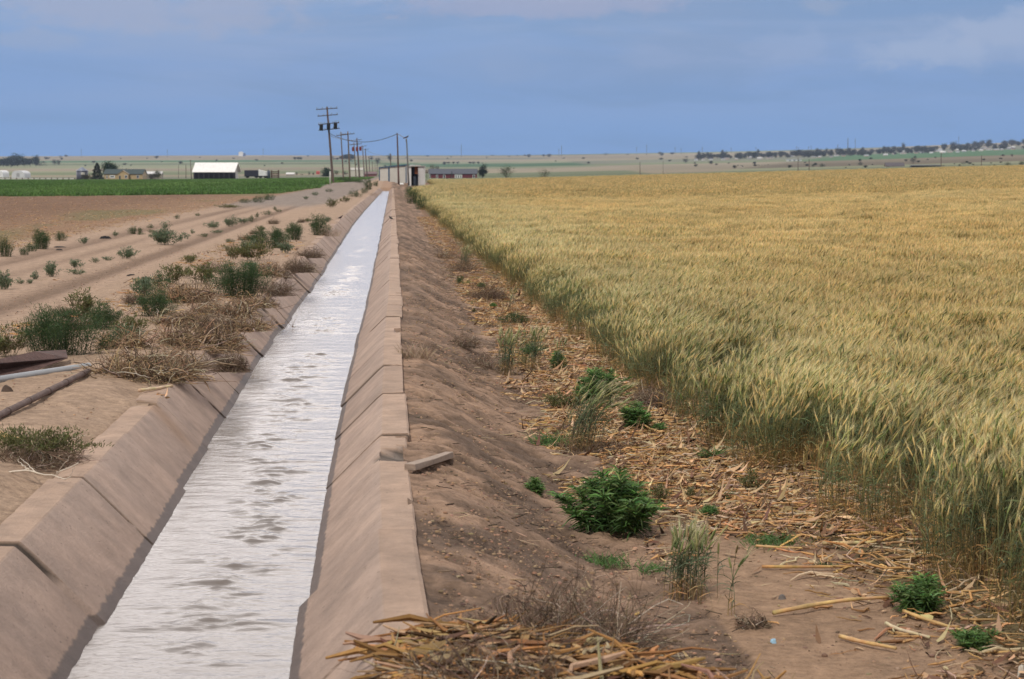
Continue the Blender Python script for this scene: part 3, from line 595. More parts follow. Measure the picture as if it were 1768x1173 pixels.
# ================================================================== weeds
def grow(b, style, w, h, n, seed=0):
    """a plant about w wide and h tall standing at the origin"""
    if style in ('kochia', 'lance', 'sparse', 'pale'):
        ns = {'kochia': 46, 'lance': 38, 'sparse': 16, 'pale': 22}[style]
        a = rng.uniform(0, 6.283, ns); rr = np.sqrt(rng.uniform(0, 1, ns)); t = np.linspace(0, 1, 5)
        lob = .8 + .30 * np.sin(a * 3 + seed) * rng.uniform(.5, 1, ns) + .15 * np.sin(a * 7 + seed); hh = h * (1 - .45 * rr ** 2) * rng.uniform(.6, 1.12, ns); R = rr * w * .5 * lob
        kb = .7 if style == 'kochia' else .35; B0 = np.stack([np.cos(a) * R * kb, np.sin(a) * R * kb, np.zeros(ns)], -1)
        T0 = np.stack([np.cos(a) * R, np.sin(a) * R, hh], -1)
        Q = B0[:, None] + (T0 - B0)[:, None] * t[None, :, None]; Q[:, :, 2] += (hh * .18)[:, None] * np.sin(t * math.pi)[None]
        Q[:, 1:] += rng.normal(0, .02 * h, (ns, 4, 3))
        sc = {'kochia': (.10, .12, .05), 'lance': (.10, .16, .06), 'sparse': (.16, .15, .08), 'pale': (.17, .18, .11)}[style]
        b.tubes(Q, max(.0018, .008 * h) * np.linspace(1, .4, 5)[None], 3, jit(sc, ns), cap=False)
        if style == 'lance':
            nw = max(5, n // (ns * 9)); tl = np.linspace(.2, 1, nw); lb = []; ld = []; ln = []; cc = []
            for q in tl:
                k = min(3, int(q * 4)); f = q * 4 - k; p = Q[:, k] * (1 - f) + Q[:, k + 1] * f
                for m in range(8):
                    aa = m / 8 * 6.283 + rng.normal(0, .3, ns); up = .15 + .9 * q
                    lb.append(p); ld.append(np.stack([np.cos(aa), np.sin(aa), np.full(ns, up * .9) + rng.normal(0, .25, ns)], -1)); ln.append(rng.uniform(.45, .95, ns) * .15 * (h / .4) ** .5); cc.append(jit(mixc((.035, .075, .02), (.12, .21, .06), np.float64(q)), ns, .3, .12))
            b.blades(np.concatenate(lb), np.concatenate(ld), np.concatenate(ln), .014 * (h / .4) ** .5, .45, np.concatenate(cc), n=3)
        else:
            tq = rng.uniform(.0 if style == 'kochia' else .1, 1, n) ** .85; s = rng.integers(0, ns, n); k = np.minimum(3, (tq * 4).astype(int)); f = (tq * 4 - k)[:, None]
            p = Q[s, k] * (1 - f) + Q[s, k + 1] * f + rng.normal(0, 1, (n, 3)) * np.array([.055 * w, .055 * w, .035 * h]); p[:, 2] = np.maximum(p[:, 2], .01)
            d = rng.normal(0, .5, (n, 3)) + np.array([0, 0, .9]) + p / max(w, h) * np.array([1, 1, 0])
            cd = {'kochia': ((.025, .05, .02), (.06, .105, .038)), 'sparse': ((.10, .08, .035), (.125, .135, .048)), 'pale': ((.07, .10, .05), (.16, .20, .12))}[style]
            ll = max(.02, .14 * math.sqrt(w * h) * (600 / n) ** .33)
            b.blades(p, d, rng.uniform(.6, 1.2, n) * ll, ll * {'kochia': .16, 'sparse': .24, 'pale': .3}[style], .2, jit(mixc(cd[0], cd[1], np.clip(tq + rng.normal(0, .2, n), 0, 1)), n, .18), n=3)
    elif style in ('dry', 'grey', 'twigs'):
        m = 9; ns = n; a = rng.uniform(0, 6.283, ns); rr = np.sqrt(rng.uniform(0, 1, ns)) * .75
        p = np.stack([np.cos(a) * rr * w / 2, np.sin(a) * rr * w / 2, rng.uniform(.0, .35, ns) * h], -1); d = rng.normal(0, 1, (ns, 3)); d[:, 2] = np.abs(d[:, 2]) * .7
        d[:, :2] += p[:, :2] / w * 1.5; d /= np.linalg.norm(d, axis=1, keepdims=True); L_ = rng.uniform(.3, 1.0, ns) * math.sqrt(w * h); cur = rng.normal(0, .55, (ns, 3)); Q = [p]
        for i in range(m - 1):
            d = d + cur * .8 + rng.normal(0, .22, (ns, 3)); d[:, 2] -= .05; d /= np.linalg.norm(d, axis=1, keepdims=True); p = p + d * (L_ / (m - 1))[:, None]; Q.append(p)
        Q = np.stack(Q, 1); aq = np.arctan2(Q[..., 1], Q[..., 0]); lb = 1 + .28 * np.sin(aq * 3 + seed) + .2 * np.sin(aq * 5 + seed * 2.1); e = np.sqrt((Q[..., 0] / (w * .62 * lb)) ** 2 + (Q[..., 1] / (w * .62 * lb)) ** 2 + (Q[..., 2] / (h * (1 + .35 * np.sin(aq * 2 + seed * 1.7)))) ** 2); Q = Q / np.maximum(1, e)[..., None]; Q[..., 2] = np.maximum(Q[..., 2], .004)
        c0 = {'dry': (.37, .25, .145), 'grey': (.19, .13, .09), 'twigs': (.22, .15, .10)}[style]
        r = rng.uniform(.4, 1, ns) ** 1.5 * {'dry': .0058, 'grey': .0026, 'twigs': .0024}[style]
        r = np.where(rng.random(ns) < .05, r * 2.1, r); C = jit(c0, ns, .3); k = rng.random(ns) < .12; C[k] = jit((.56, .47, .35), k.sum(), .1); k = rng.random(ns) < .38; C[k] = jit((.12, .08, .052), k.sum(), .3)
        b.tubes(Q, r[:, None] * np.linspace(1, .45, m)[None], 3, C, cap=False)
    elif style == 'wheat':
        wheat_stems(b, rng.normal(0, w * .2, (n, 2)), rng.uniform(.7, 1.0, n) * h, 0, wind=(.34 if n == 75 else .07, .04), green=.95)
    elif style == 'grass':
        B0 = np.concatenate([rng.normal(0, w * .22, (n, 2)), np.zeros((n, 1))], 1); a = rng.uniform(0, 6.3, n)
        b.blades(B0, np.stack([np.cos(a) * .7, np.sin(a) * .7, np.ones(n)], -1), rng.uniform(.5, 1.25, n) * h, .005, rng.uniform(.2, .9, n), jit((.09, .17, .05), n, .2), n=4)
    elif style == 'drygrass':
        B0 = np.concatenate([rng.uniform(-w / 2, w / 2, (n, 1)), rng.uniform(-w / 2, w / 2, (n, 1)), np.zeros((n, 1))], 1); a = rng.uniform(0, 6.3, n)
        b.blades(B0, np.stack([np.cos(a) * .6, np.sin(a) * .6, np.ones(n)], -1), rng.uniform(.5, 1.25, n) * h, .005, rng.uniform(.0, .6, n), jit((.36, .26, .18), n, .2), n=3)
def px_size(D): return D / F
WEEDS = [  # px, py of foot, width px, height px, style, count, label, category, group
 (105, 612, 125, 80, 'kochia', 9000, 'bushy dark green weed standing behind the rusty sheet of metal', 'weed'),
 (180, 570, 60, 46, 'kochia', 4200, 'rounded green weed just right of the bushy one behind the metal sheet', 'weed'),
 (140, 560, 60, 56, 'sparse', 900, 'thin yellowing weed with tall tips behind two dark green bushes', 'weed'),
 (270, 548, 70, 48, 'kochia', 3400, 'dark green weed tangled in straw on the left bank between two bushes', 'weed'),
 (245, 512, 60, 34, 'pale', 900, 'low sprawling green weed with ragged shoots at the edge of the dirt track', 'weed'),
 (300, 492, 36, 44, 'sparse', 420, 'tall thin leggy weed beside the dirt track above the straw', 'weed'),
 (415, 515, 82, 66, 'kochia', 7500, 'large grey green feathery bush in dry brush above the ditch', 'weed'),
 (350, 490, 60, 36, 'sparse', 700, 'browning weed beside the large feathery bush on the left bank', 'weed'),
 (440, 450, 60, 34, 'sparse', 900, 'low dull green weed in front of the three round bushes', 'weed'),
 (448, 430, 40, 34, 'kochia', 2400, 'first and lowest of three round dark bushes at the ditch bank', 'weed'),
 (478, 428, 40, 34, 'kochia', 2600, 'middle one of three round dark bushes at the ditch bank', 'weed'),
 (506, 414, 34, 30, 'kochia', 2600, 'round dark bush at the right end of the three by the ditch', 'weed'),
 (552, 408, 32, 36, 'kochia', 2200, 'upright green weed near the red winged bird on the ditch bank', 'weed'),
 (285, 423, 54, 32, 'pale', 2200, 'widest grey green weed in the middle strip of the dirt road', 'weed'),
 (216, 447, 34, 20, 'pale', 800, 'low silvery weed alone in the middle of the dirt road', 'weed'),
 (90, 478, 28, 26, 'pale', 800, 'small upright silvery weed on the road strip with straw at its foot', 'weed'),
 (131, 463, 28, 16, 'pale', 500, 'small weed with a bright tip in the middle strip of the road', 'weed'),
 (133, 474, 36, 9, 'pale', 350, 'flat little weed just below the one with a bright tip', 'weed'),
 (164, 454, 15, 9, 'pale', 160, 'tiny grey green weed between two larger ones on the road strip', 'weed'),
 (187, 450, 20, 8, 'pale', 200, 'tiny flat weed left of the low silvery weed on the road', 'weed'),
 (62, 483, 18, 14, 'pale', 220, 'small weed left of the upright silvery one on the road', 'weed'),
 (52, 490, 18, 8, 'pale', 160, 'low scrap of weed below and left of the upright silvery one', 'weed'),
 (35, 491, 16, 10, 'pale', 160, 'tiny weed between two scraps at the left end of the road strip', 'weed'),
 (6, 500, 36, 30, 'pale', 700, 'grey green weed cut by the left picture edge on the road', 'weed'),
 (68, 430, 36, 32, 'kochia', 2600, 'largest round dark bush along the far side of the dirt road', 'weed'),
 (54, 434, 22, 15, 'kochia', 900, 'bright low bush in front of the largest round dark bush', 'weed'),
 (41, 440, 18, 13, 'kochia', 700, 'small bush left of the largest round dark one by the field', 'weed'),
 (8, 443, 24, 32, 'kochia', 1600, 'tall dark bush at the left picture edge beside the brown field', 'weed'),
 (105, 416, 20, 16, 'kochia', 900, 'small round dark bush right of the largest one by the field', 'weed'),
 (145, 421, 18, 12, 'pale', 300, 'thin grey weed on the far road verge right of the dark bushes', 'weed'),
 (229, 404, 16, 14, 'kochia', 700, 'round green weed beside the far track near a dark scrap', 'weed'),
 (242, 402, 10, 9, 'kochia', 350, 'little round weed touching the one beside the far track', 'weed'),
 (243, 406, 13, 5, 'kochia', 250, 'flat green weed just below the little round pair', 'weed'),
 (199, 408, 13, 8, 'pale', 260, 'small weed right next to the dark scrap on the far verge', 'weed'),
 (260, 394, 11, 7, 'kochia', 300, 'upper small round weed beyond the widest grey green weed', 'weed'),
 (263, 402, 15, 6, 'kochia', 300, 'flat weed behind the left end of the widest grey green weed', 'weed'),
 (285, 393, 11, 5, 'kochia', 200, 'tiny weed beyond the widest grey green weed on the road', 'weed'),
 (306, 378, 10, 7, 'kochia', 250, 'small round weed at the edge of the fallow field', 'weed'),
 (341, 373, 10, 5, 'kochia', 200, 'tiny dark weed at the fallow field edge near the green strip', 'weed'),
 (322, 410, 14, 5, 'pale', 250, 'flat weed just right of the widest grey green weed', 'weed'),
 (332, 404, 10, 8, 'pale', 150, 'faint thin weed right of the widest grey green weed', 'weed'),
 (351, 409, 18, 6, 'kochia', 300, 'flat dark weed on the road strip left of the pale pair', 'weed'),
 (368, 395, 28, 11, 'pale', 600, 'spreading pale weed on the road strip', 'weed'),
 (376, 403, 20, 6, 'pale', 300, 'flat pale weed below the spreading one', 'weed'),
 (398, 391, 24, 17, 'pale', 800, 'tallest silvery weed of the clump far along the road strip', 'weed'),
 (420, 386, 24, 10, 'pale', 500, 'grey green weed joined to the tallest silvery one', 'weed'),
 (434, 383, 14, 10, 'kochia', 400, 'dark weed at the right end of the clump on the road strip', 'weed'),
 (444, 375, 8, 8, 'kochia', 200, 'tiny dark weed beyond the clump on the road strip', 'weed'),
 (481, 366, 10, 5, 'kochia', 200, 'right of two tiny dark weeds far along the dirt road', 'weed'),
 (475, 363, 6, 7, 'kochia', 160, 'left of two tiny dark weeds far along the dirt road', 'weed'),
 (461, 371, 20, 7, 'kochia', 300, 'low dark weed in front of the two tiny ones far down the road', 'weed'),
 (422, 351, 20, 8, 'kochia', 400, 'left of the dark weeds along the near edge of the green crop', 'weed'),
 (445, 350, 26, 10, 'kochia', 500, 'middle of the dark weeds along the near edge of the green crop', 'weed'),
 (464, 346, 24, 10, 'kochia', 500, 'right of the dark weeds along the near edge of the green crop', 'weed'),
 (395, 360, 50, 6, 'sparse', 500, 'long low grassy weed patch beside the far end of the fallow field', 'weed'),
 (544, 338, 14, 6, 'pale', 250, 'small green weed on the grey gravel farther up the road', 'weed'),
 (528, 345, 12, 6, 'pale', 200, 'pale weed on the grey gravel below the farther one', 'weed'),
 (568, 332, 14, 6, 'kochia', 250, 'dark green weed highest up on the grey gravel', 'weed'),
 (573, 359, 22, 16, 'sparse', 500, 'yellow green weed on the bank just beyond the red winged bird', 'weed'),
 (612, 341, 20, 12, 'kochia', 600, 'green bush on the left bank far along the ditch', 'weed'),
 (595, 350, 22, 10, 'sparse', 400, 'yellowish weed left of the far green bank bush', 'weed'),
 (636, 328, 16, 18, 'kochia', 700, 'tall green bush at the far left end of the ditch', 'weed'),
 (649, 322, 10, 10, 'kochia', 300, 'small green bush beside the last stretch of water', 'weed'),
 (628, 334, 14, 9, 'kochia', 300, 'green weed below the tall bush at the far end of the ditch', 'weed'),
 (594, 315, 44, 8, 'kochia', 900, 'dark green weeds round the foot of the pole with the dark transformers', 'weed'),
 (622, 316, 26, 6, 'kochia', 500, 'low green weed below the pole with the red transformers', 'weed'),
 (55, 790, 200, 50, 'sparse', 3600, 'brown and green matted weed on the sand under the rusty pipe', 'weed'),
 # right side
 (1066, 925, 190, 108, 'lance', 3900, 'largest leafy bright green bush at the foot of the right bank', 'weed'),
 (923, 856, 34, 26, 'lance', 1400, 'small round green weed left of the largest leafy bush', 'weed'),
 (1588, 1058, 100, 62, 'lance', 2600, 'leafy green weed on corn straw below the edge of the wheat', 'weed'),
 (1684, 1122, 84, 36, 'lance', 2000, 'low green weed nearest the lower right corner on straw', 'weed'),
 (1032, 700, 100, 60, 'lance', 2900, 'leafy green bush behind the tall leaning wheat tuft', 'weed'),
 (968, 706, 70, 34, 'sparse', 800, 'spindly green weed left of the leaning wheat tuft', 'weed'),
 (1095, 744, 66, 44, 'lance', 2600, 'leafy green weed on straw below the purple grey bush', 'weed'),
 (1137, 748, 30, 18, 'lance', 700, 'small trailing weed at the right of the leafy one on straw', 'weed'),
 (955, 770, 78, 50, 'grass', 420, 'bright green grassy clump left of the foot of the leaning wheat', 'grass clump'),
 (1335, 938, 120, 34, 'grass', 500, 'wide clump of green grass on bare soil beside straw', 'grass clump'),
 (1045, 975, 100, 40, 'grass', 260, 'thin green grass under the largest leafy bush', 'grass clump'),
 (1125, 985, 60, 30, 'grass', 160, 'thin green grass beside the nearest wheat tuft', 'grass clump'),
 (1232, 795, 44, 50, 'grass', 260, 'green grass clump growing against the wheat edge', 'grass clump'),
 (1425, 975, 40, 16, 'grass', 80, 'little grass tuft on a straw piece near the long yellow stalk', 'grass clump'),
 (1522, 1112, 18, 12, 'grass', 60, 'tiny green sprout on bare soil near the blue scrap', 'grass clump'),
 (1003, 785, 70, 130, 'wheat', 75, 'tall leaning tuft of green wheat rising from straw', 'wheat tuft'),
 (876, 652, 40, 85, 'wheat', 48, 'upright green wheat tuft at the top of the bank toe', 'wheat tuft'),
 (920, 640, 44, 78, 'wheat', 42, 'green wheat tuft just right of the upright one', 'wheat tuft'),
 (966, 642, 26, 62, 'wheat', 10, 'thin wheat tuft with a round green base among corn straw', 'wheat tuft'),
 (964, 640, 28, 30, 'lance', 900, 'round green weed at the base of the thin wheat tuft', 'weed'),
 (888, 562, 44, 24, 'kochia', 1600, 'dark feathery low weed in straw above the wheat tufts', 'weed'),
 (852, 533, 16, 9, 'lance', 300, 'tiny bright green weed beside the dark dry brush', 'weed'),
 (880, 540, 20, 50, 'wheat', 10, 'slender green wheat tuft above the dark feathery weed', 'wheat tuft'),
 (801, 468, 26, 44, 'wheat', 50, 'bluish wheat tuft at the bank toe beside the wheat edge', 'wheat tuft'),
 (806, 492, 20, 18, 'grass', 120, 'bright little grass clump below the bluish wheat tuft', 'grass clump'),
 (820, 524, 16, 12, 'grass', 100, 'small bright grass left of the dark dry brush', 'grass clump'),
 (1187, 1035, 90, 130, 'wheat', 60, 'nearest upright wheat tuft rising behind the heap of straw', 'wheat tuft'),
 (1264, 1065, 26, 130, 'wheat', 4, 'few thin wheat stalks right of the nearest wheat tuft', 'wheat tuft'),
 (712, 352, 24, 26, 'kochia', 900, 'dark green bush at the far left corner of the wheat', 'weed'),
 (728, 362, 26, 22, 'kochia', 900, 'second dark green bush along the far wheat corner', 'weed'),
 (706, 337, 14, 14, 'kochia', 400, 'small green bush near the pump shed by the wheat', 'weed'),
 (1124, 706, 80, 52, 'grey', 1100, 'purple grey dead bush leaning on the wheat edge', 'dry brush'),
 (842, 520, 70, 40, 'grey', 900, 'grey brown dead brush across the bank toe', 'dry brush'),
 (800, 470, 60, 34, 'grey', 500, 'wispy dead brush farther up the bank toe', 'dry brush'),
 (770, 448, 50, 24, 'grey', 400, 'low dead brush on the bank beyond the wispy one', 'dry brush'),
 (800, 600, 60, 26, 'grey', 500, 'flat dead weed on top of the bank by the broken lip', 'dry brush'),
 (840, 640, 80, 30, 'grey', 450, 'thin dead weed lying on the bank left of the wheat tufts', 'dry brush'),
 (718, 620, 44, 40, 'drygrass', 300, 'dry grass growing against the outside of the concrete lip', 'dry grass'),
 (1020, 785, 110, 30, 'grey', 600, 'grey dead stems round the foot of the leaning wheat', 'dry brush'),
 (1300, 1085, 70, 30, 'grey', 350, 'grey dead weed at the foot of the few thin wheat stalks', 'dry brush'),
 # left side dry brush
 (300, 640, 150, 50, 'grey', 900, 'brown fine dead weed filling the gap between two big tangles', 'dry brush'),
 (215, 600, 110, 50, 'dry', 500, 'dead stalks behind the big tangle near the dark bushes', 'dry brush'),
 (430, 570, 90, 40, 'dry', 500, 'dead stalks along the concrete edge above the dark spilling brush', 'dry brush'),
 (350, 565, 160, 44, 'grey', 900, 'wide mat of fine dead weed in the middle of the left bank', 'dry brush'),
 (440, 530, 80, 34, 'dry', 500, 'dead curly stalks right below the large feathery bush', 'dry brush'),
 (300, 560, 110, 34, 'dry', 400, 'dead stalks lying under the straw tangled dark weed', 'dry brush'),
 (480, 480, 60, 30, 'grey', 600, 'dead weed between the feathery bush and the spiky tumbleweeds', 'dry brush'),
 (60, 800, 200, 46, 'grey', 900, 'dead brown stems woven through the matted weed on the sand', 'dry brush'),
 (255, 655, 210, 80, 'dry', 1100, 'big tangle of dead tumbleweed right of the grey pipe', 'dry brush'),
 (345, 605, 160, 70, 'dry', 1300, 'pale tangle of dead stalks hanging to the concrete edge', 'dry brush'),
 (400, 640, 60, 60, 'grey', 900, 'dark dead brush spilling down the concrete slope', 'dry brush'),
 (320, 520, 120, 50, 'dry', 800, 'straw coloured dead weed behind the pale tangle', 'dry brush'),
 (385, 548, 130, 44, 'dry', 900, 'dead stalks in front of the large feathery bush', 'dry brush'),
 (470, 510, 80, 50, 'grey', 1000, 'grey dead brush right of the large feathery bush', 'dry brush'),
 (515, 470, 60, 40, 'grey', 1100, 'spiky grey tumbleweed leaning over the ditch edge', 'dry brush'),
 (535, 445, 50, 30, 'grey', 800, 'farther spiky tumbleweed over the ditch edge', 'dry brush'),
 (570, 408, 30, 22, 'drygrass', 300, 'dry grass right of the upright green weed', 'dry grass'),
 (415, 432, 70, 20, 'drygrass', 420, 'reddish dry grass left of the three round bushes', 'dry grass'),
 (370, 470, 80, 28, 'grey', 500, 'thin brown dead weeds at the side of the dirt track', 'dry brush'),
 (455, 478, 70, 30, 'dry', 500, 'pale dead stems below the three round bushes', 'dry brush'),
 (15, 600, 80, 30, 'grey', 350, 'thin grey dead weed behind the rusty sheet at the left edge', 'dry brush'),
 (690, 345, 40, 14, 'drygrass', 300, 'brown dry grass on the bank at the far end of the ditch', 'dry grass'),
 (648, 338, 22, 12, 'drygrass', 240, 'brown dry grass left of the last stretch of water', 'dry grass'),
]
NAMES = {'weed': 'green_weed', 'grass clump': 'grass_clump', 'wheat tuft': 'wheat_tuft', 'dry brush': 'dry_brush', 'dry grass': 'dry_grass'}
for q, (px, py, w, h, st, n, lab, cat) in enumerate(WEEDS):
    X, D, z = hit(px, py); X, D, z = (X, D, z)
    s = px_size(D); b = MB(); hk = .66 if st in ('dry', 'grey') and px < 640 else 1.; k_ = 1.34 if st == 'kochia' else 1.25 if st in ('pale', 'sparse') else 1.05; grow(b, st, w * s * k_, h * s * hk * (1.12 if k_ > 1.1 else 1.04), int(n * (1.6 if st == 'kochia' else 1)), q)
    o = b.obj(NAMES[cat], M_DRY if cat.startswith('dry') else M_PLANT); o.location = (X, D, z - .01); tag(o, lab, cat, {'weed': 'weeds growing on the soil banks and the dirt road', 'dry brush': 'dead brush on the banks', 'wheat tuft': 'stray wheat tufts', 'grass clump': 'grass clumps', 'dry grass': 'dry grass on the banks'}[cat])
for q in range(26):      # small weeds along the toe of the right bank
    r_ = random.Random(50 + q); D = 13 + 34 * r_.random() ** 1.2; X = float(XR(D)) + LIP + r_.uniform(1.15, float(wheat_edge(D)) - .15); st = r_.choice(['lance', 'sparse', 'grass', 'grass', 'kochia', 'grey']); w = r_.uniform(.10, .28)
    b = MB(); grow(b, st, w, w * r_.uniform(.5, .9), {'lance': 500, 'sparse': 300, 'grass': 90, 'kochia': 900, 'grey': 160}[st], q); dry = st == 'grey'
    o = b.obj('dry_brush' if dry else 'grass_clump' if st == 'grass' else 'green_weed', M_DRY if dry else M_PLANT); o.location = (X, D, float(terrain(X, D)) - .005)
    tag(o, *{'grey': ('one of the little dead weeds among the corn straw below the wheat', 'dry brush', 'little dead weeds in the corn straw'), 'grass': ('one of the little grass clumps among the corn straw below the wheat', 'grass clump', 'little grass clumps in the corn straw')}.get(st, ('one of the little green weeds among the corn straw below the wheat', 'weed', 'little green weeds in the corn straw')))
for q in range(34):      # low growth all along the left bank
    r_ = random.Random(150 + q); D = 19.5 + 58 * r_.random() ** 1.4; X = float(XL(D)) - LIP - r_.uniform(.05, 2.1); st = r_.choice(['sparse', 'sparse', 'pale', 'grey', 'grey', 'dry', 'kochia']); w = r_.uniform(.25, .6)
    b = MB(); grow(b, st, w, w * r_.uniform(.35, .6), {'sparse': 700, 'pale': 500, 'kochia': 1300, 'grey': 500, 'dry': 260}[st], q); dry = st in ('grey', 'dry')
    o = b.obj('dry_brush' if dry else 'green_weed', M_DRY if dry else M_PLANT); o.location = (X, D, float(terrain(X, D)) - .005)
    tag(o, *(('one of the small dead clumps filling the gaps on the left bank', 'dry brush', 'small dead clumps on the left bank') if dry else ('one of the small green clumps filling the gaps on the left bank', 'weed', 'small green clumps on the left bank')))
#@@DEBRIS
# ================================================================== corn residue
def debris(b, X, D, z, big=1., lift=.012, up=.08, dark=1., curl=.5):
    n = len(X); P0 = np.stack([X, D, z + lift], -1); a = rng.normal(0, .8, n) + (rng.random(n) < .5) * rng.uniform(0, 3.1, n)
    d = np.stack([np.cos(a), np.sin(a), rng.normal(0, up, n)], -1)
    k = rng.random(n) < .34
    L_ = (.05 + .36 * rng.random(n) ** 2.2)[k] * big; t = np.linspace(-.5, .5, 6)
    side = np.cross(d[k], [0, 0, 1.]); bend = rng.normal(0, .13, k.sum()) * L_; kink = rng.normal(0, .035, (k.sum(), 6, 3)) * L_[:, None, None] * np.array([1, 1, .6])
    Q = P0[k][:, None] + d[k][:, None] * (L_[:, None] * t)[:, :, None] + side[:, None] * (bend[:, None] * (1 - 4 * t ** 2))[:, :, None] + kink
    c = jit((.46, .265, .115), k.sum(), .3); g = rng.random(k.sum()) < .25; c[g] = jit((.52, .40, .27), g.sum(), .15); c = c * dark
    b.tubes(Q, rng.uniform(.0025, .0085, k.sum())[:, None] * big ** .9 * np.array([.45, 1.1, .9, 1.05, .85, .4])[None], 5, c)
    k = ~k; m = k.sum(); c = mixc(jit((.47, .32, .18), m, .25), jit((.15, .085, .05), m, .3), (rng.random(m) < .5).astype(float)); c = c * dark; ln = rng.uniform(.03, .15, m) * big
    b.blades(P0[k] - d[k] * ln[:, None] / 2, d[k] + np.array([0, 0, .1 * curl]), ln, rng.uniform(.008, .034, m) * big, rng.normal(.05, curl, m), c, side=np.cross(d[k], [0, 0, 1.]) + rng.normal(0, .5, (m, 3)), n=4)
def litter():
    b = MB()
    # strip between the right bank and the wheat
    P = []
    for d0, d1, dens in ((7.5, 12.8, 600), (12.8, 24, 1000), (24, 45, 500), (45, 110, 70)):
        n = int((d1 - d0) * 3.4 * dens); P.append(np.stack([rng.uniform(.9, 4.3, n), rng.uniform(d0, d1, n)], -1))
    P = np.concatenate(P); D = P[:, 1]; u = P[:, 0]; e = wheat_edge(D); X = u + XR(D) + LIP
    dist = e - u; pr = np.where(D < 13, sm(1 - (dist - .1) / .8) * .75 + .9 * sm((fbm(X * 1.2, D * .8, 2) - .30) / .12) * (u > 1.5), sm(1 - (dist - .75) / .6) + .5 * sm((fbm(X * 1.2, D * .8, 2) - .1) / .2))
    pr = np.where(dist < -.5, pr * .25, pr) * sm((u - 1.0) / .3); pr = np.maximum(pr, .012)
    k = rng.random(len(P)) < pr; X, D = X[k], D[k]
    q = rng.random(len(X)) < .42; zz = terrain(X, D) + rng.uniform(0, .03, len(X)) * sm((pr[k] - .3) / .5); debris(b, X[q], D[q], zz[q], big=1.15); q = ~q; debris(b, X[q], D[q], zz[q], big=.5, up=.25, dark=.85)
    o = b.obj('corn_straw', M_DRY, smooth=False); tag(o, 'broken corn stalks and husks lying between the bank and the wheat', 'straw', kind='stuff')
    # left bank straw
    b = MB(); n = 2600; D = 9 + rng.random(n) ** 1.3 * 45; u = rng.uniform(.1, 2.3, n); X = XL(D) - LIP - u; k = (fbm(X * .8 + 3, D * .35, 3) > .08) & (D > 19); X, D = X[k], D[k]
    debris(b, X, D, terrain(X, D) + .02)
    for (px, py, w, m) in ((90, 562, 190, 70), (20, 568, 60, 30), (275, 690, 40, 6), (330, 660, 60, 14), (110, 485, 90, 6), (240, 510, 120, 22), (300, 545, 150, 60)):
        X0, D0, z0 = hit(px, py); s = px_size(D0); x = X0 + rng.normal(0, w * s * .3, m); d = D0 + rng.normal(0, .12, m); debris(b, x, d, terrain(x, d) + rng.uniform(0, .03, m))
    o = b.obj('dry_straw', M_DRY, smooth=False); tag(o, 'loose straw scattered under the weeds of the left bank', 'straw', kind='stuff')
    # stubble on the fallow field
    b = MB(); n = 6500; D = 45 + rng.random(n) ** 1.0 * 125; x0 = -.2526 * D * 1.05; x1 = XL(D) - LIP - 7.2; X = x0 + rng.random(n) * (x1 - x0); k = (x1 > x0) & ~((D < 70) & (rng.random(n) < .1)); X, D = X[k], D[k]
    debris(b, X, D, terrain(X, D) + .03, big=.8, up=.2); o = b.obj('field_stubble', M_DRY, smooth=False); tag(o, 'pale stubble scattered over the bare brown field', 'stubble', kind='stuff')
    # clods and pebbles
    b = MB(); n = 42000; D = 7 + rng.random(n) ** 1.5 * 45; side = rng.random(n) < .75; u = np.where(side & (rng.random(n) < .7), rng.uniform(.03, 1.6, n), rng.uniform(.05, 3, n)); X = np.where(side, XR(D) + LIP + u, XL(D) - LIP - .1 - u * 1.2)
    z = terrain(X, D); r = .0025 + .010 * rng.random(n) ** 3; ico = np.array([(0, 0, 1), (.89, 0, .45), (.28, .85, .45), (-.72, .53, .45), (-.72, -.53, .45), (.28, -.85, .45), (.72, .53, -.3), (-.28, .85, -.3), (-.89, 0, -.3), (-.28, -.85, -.3), (.72, -.53, -.3)])
    fc = np.array([(0, 1, 2), (0, 2, 3), (0, 3, 4), (0, 4, 5), (0, 5, 1), (1, 6, 2), (2, 7, 3), (3, 8, 4), (4, 9, 5), (5, 10, 1), (2, 6, 7), (3, 7, 8), (4, 8, 9), (5, 9, 10), (1, 10, 6)])
    V = ico[None] * r[:, None, None] * rng.uniform(.6, 1.4, (n, 1, 3)) * np.array([1.15, 1.15, .7]) * rng.uniform(.75, 1.25, (n, 11, 1)) + np.stack([X, D, z + r * .05], -1)[:, None]
    c = mixc(jit((.30, .19, .12), n, .25), jit((.13, .09, .065), n, .2), (rng.random(n) < .2).astype(float))
    b.add(V.reshape(-1, 3), (np.arange(n)[:, None, None] * 11 + fc[None]).reshape(-1, 3), np.repeat(c, 11, 0)); o = b.obj('soil_clods', M_DRY); tag(o, 'small clods and pebbles strewn on both banks', 'clods', kind='stuff')
    b = MB(); n = 1500; D = 7.5 + rng.random(n) ** 1.3 * 60; X = XR(D) + LIP + .06 + 1.6 * rng.random(n) ** .6; z = terrain(X, D)
    a = rng.uniform(0, 6.28, n); L_ = rng.uniform(.02, .13, n); d = np.stack([np.cos(a), np.sin(a), rng.normal(0, .12, n)], -1); t = np.linspace(-.5, .5, 4); sd_ = np.cross(d, [0, 0, 1.])
    Q = np.stack([X, D, z + .022], -1)[:, None] + d[:, None] * (L_[:, None] * t)[:, :, None] + sd_[:, None] * ((rng.normal(0, .3, n) * L_)[:, None] * t ** 2)[:, :, None]
    b.tubes(Q, rng.uniform(.0012, .0035, n)[:, None], 4, mixc(jit((.07, .05, .035), n, .3), jit((.42, .31, .2), n, .2), (rng.random(n) < .35).astype(float))); o = b.obj('twig_litter', M_DRY); tag(o, 'fine twigs and root bits strewn over the right bank', 'twigs', kind='stuff')
litter()
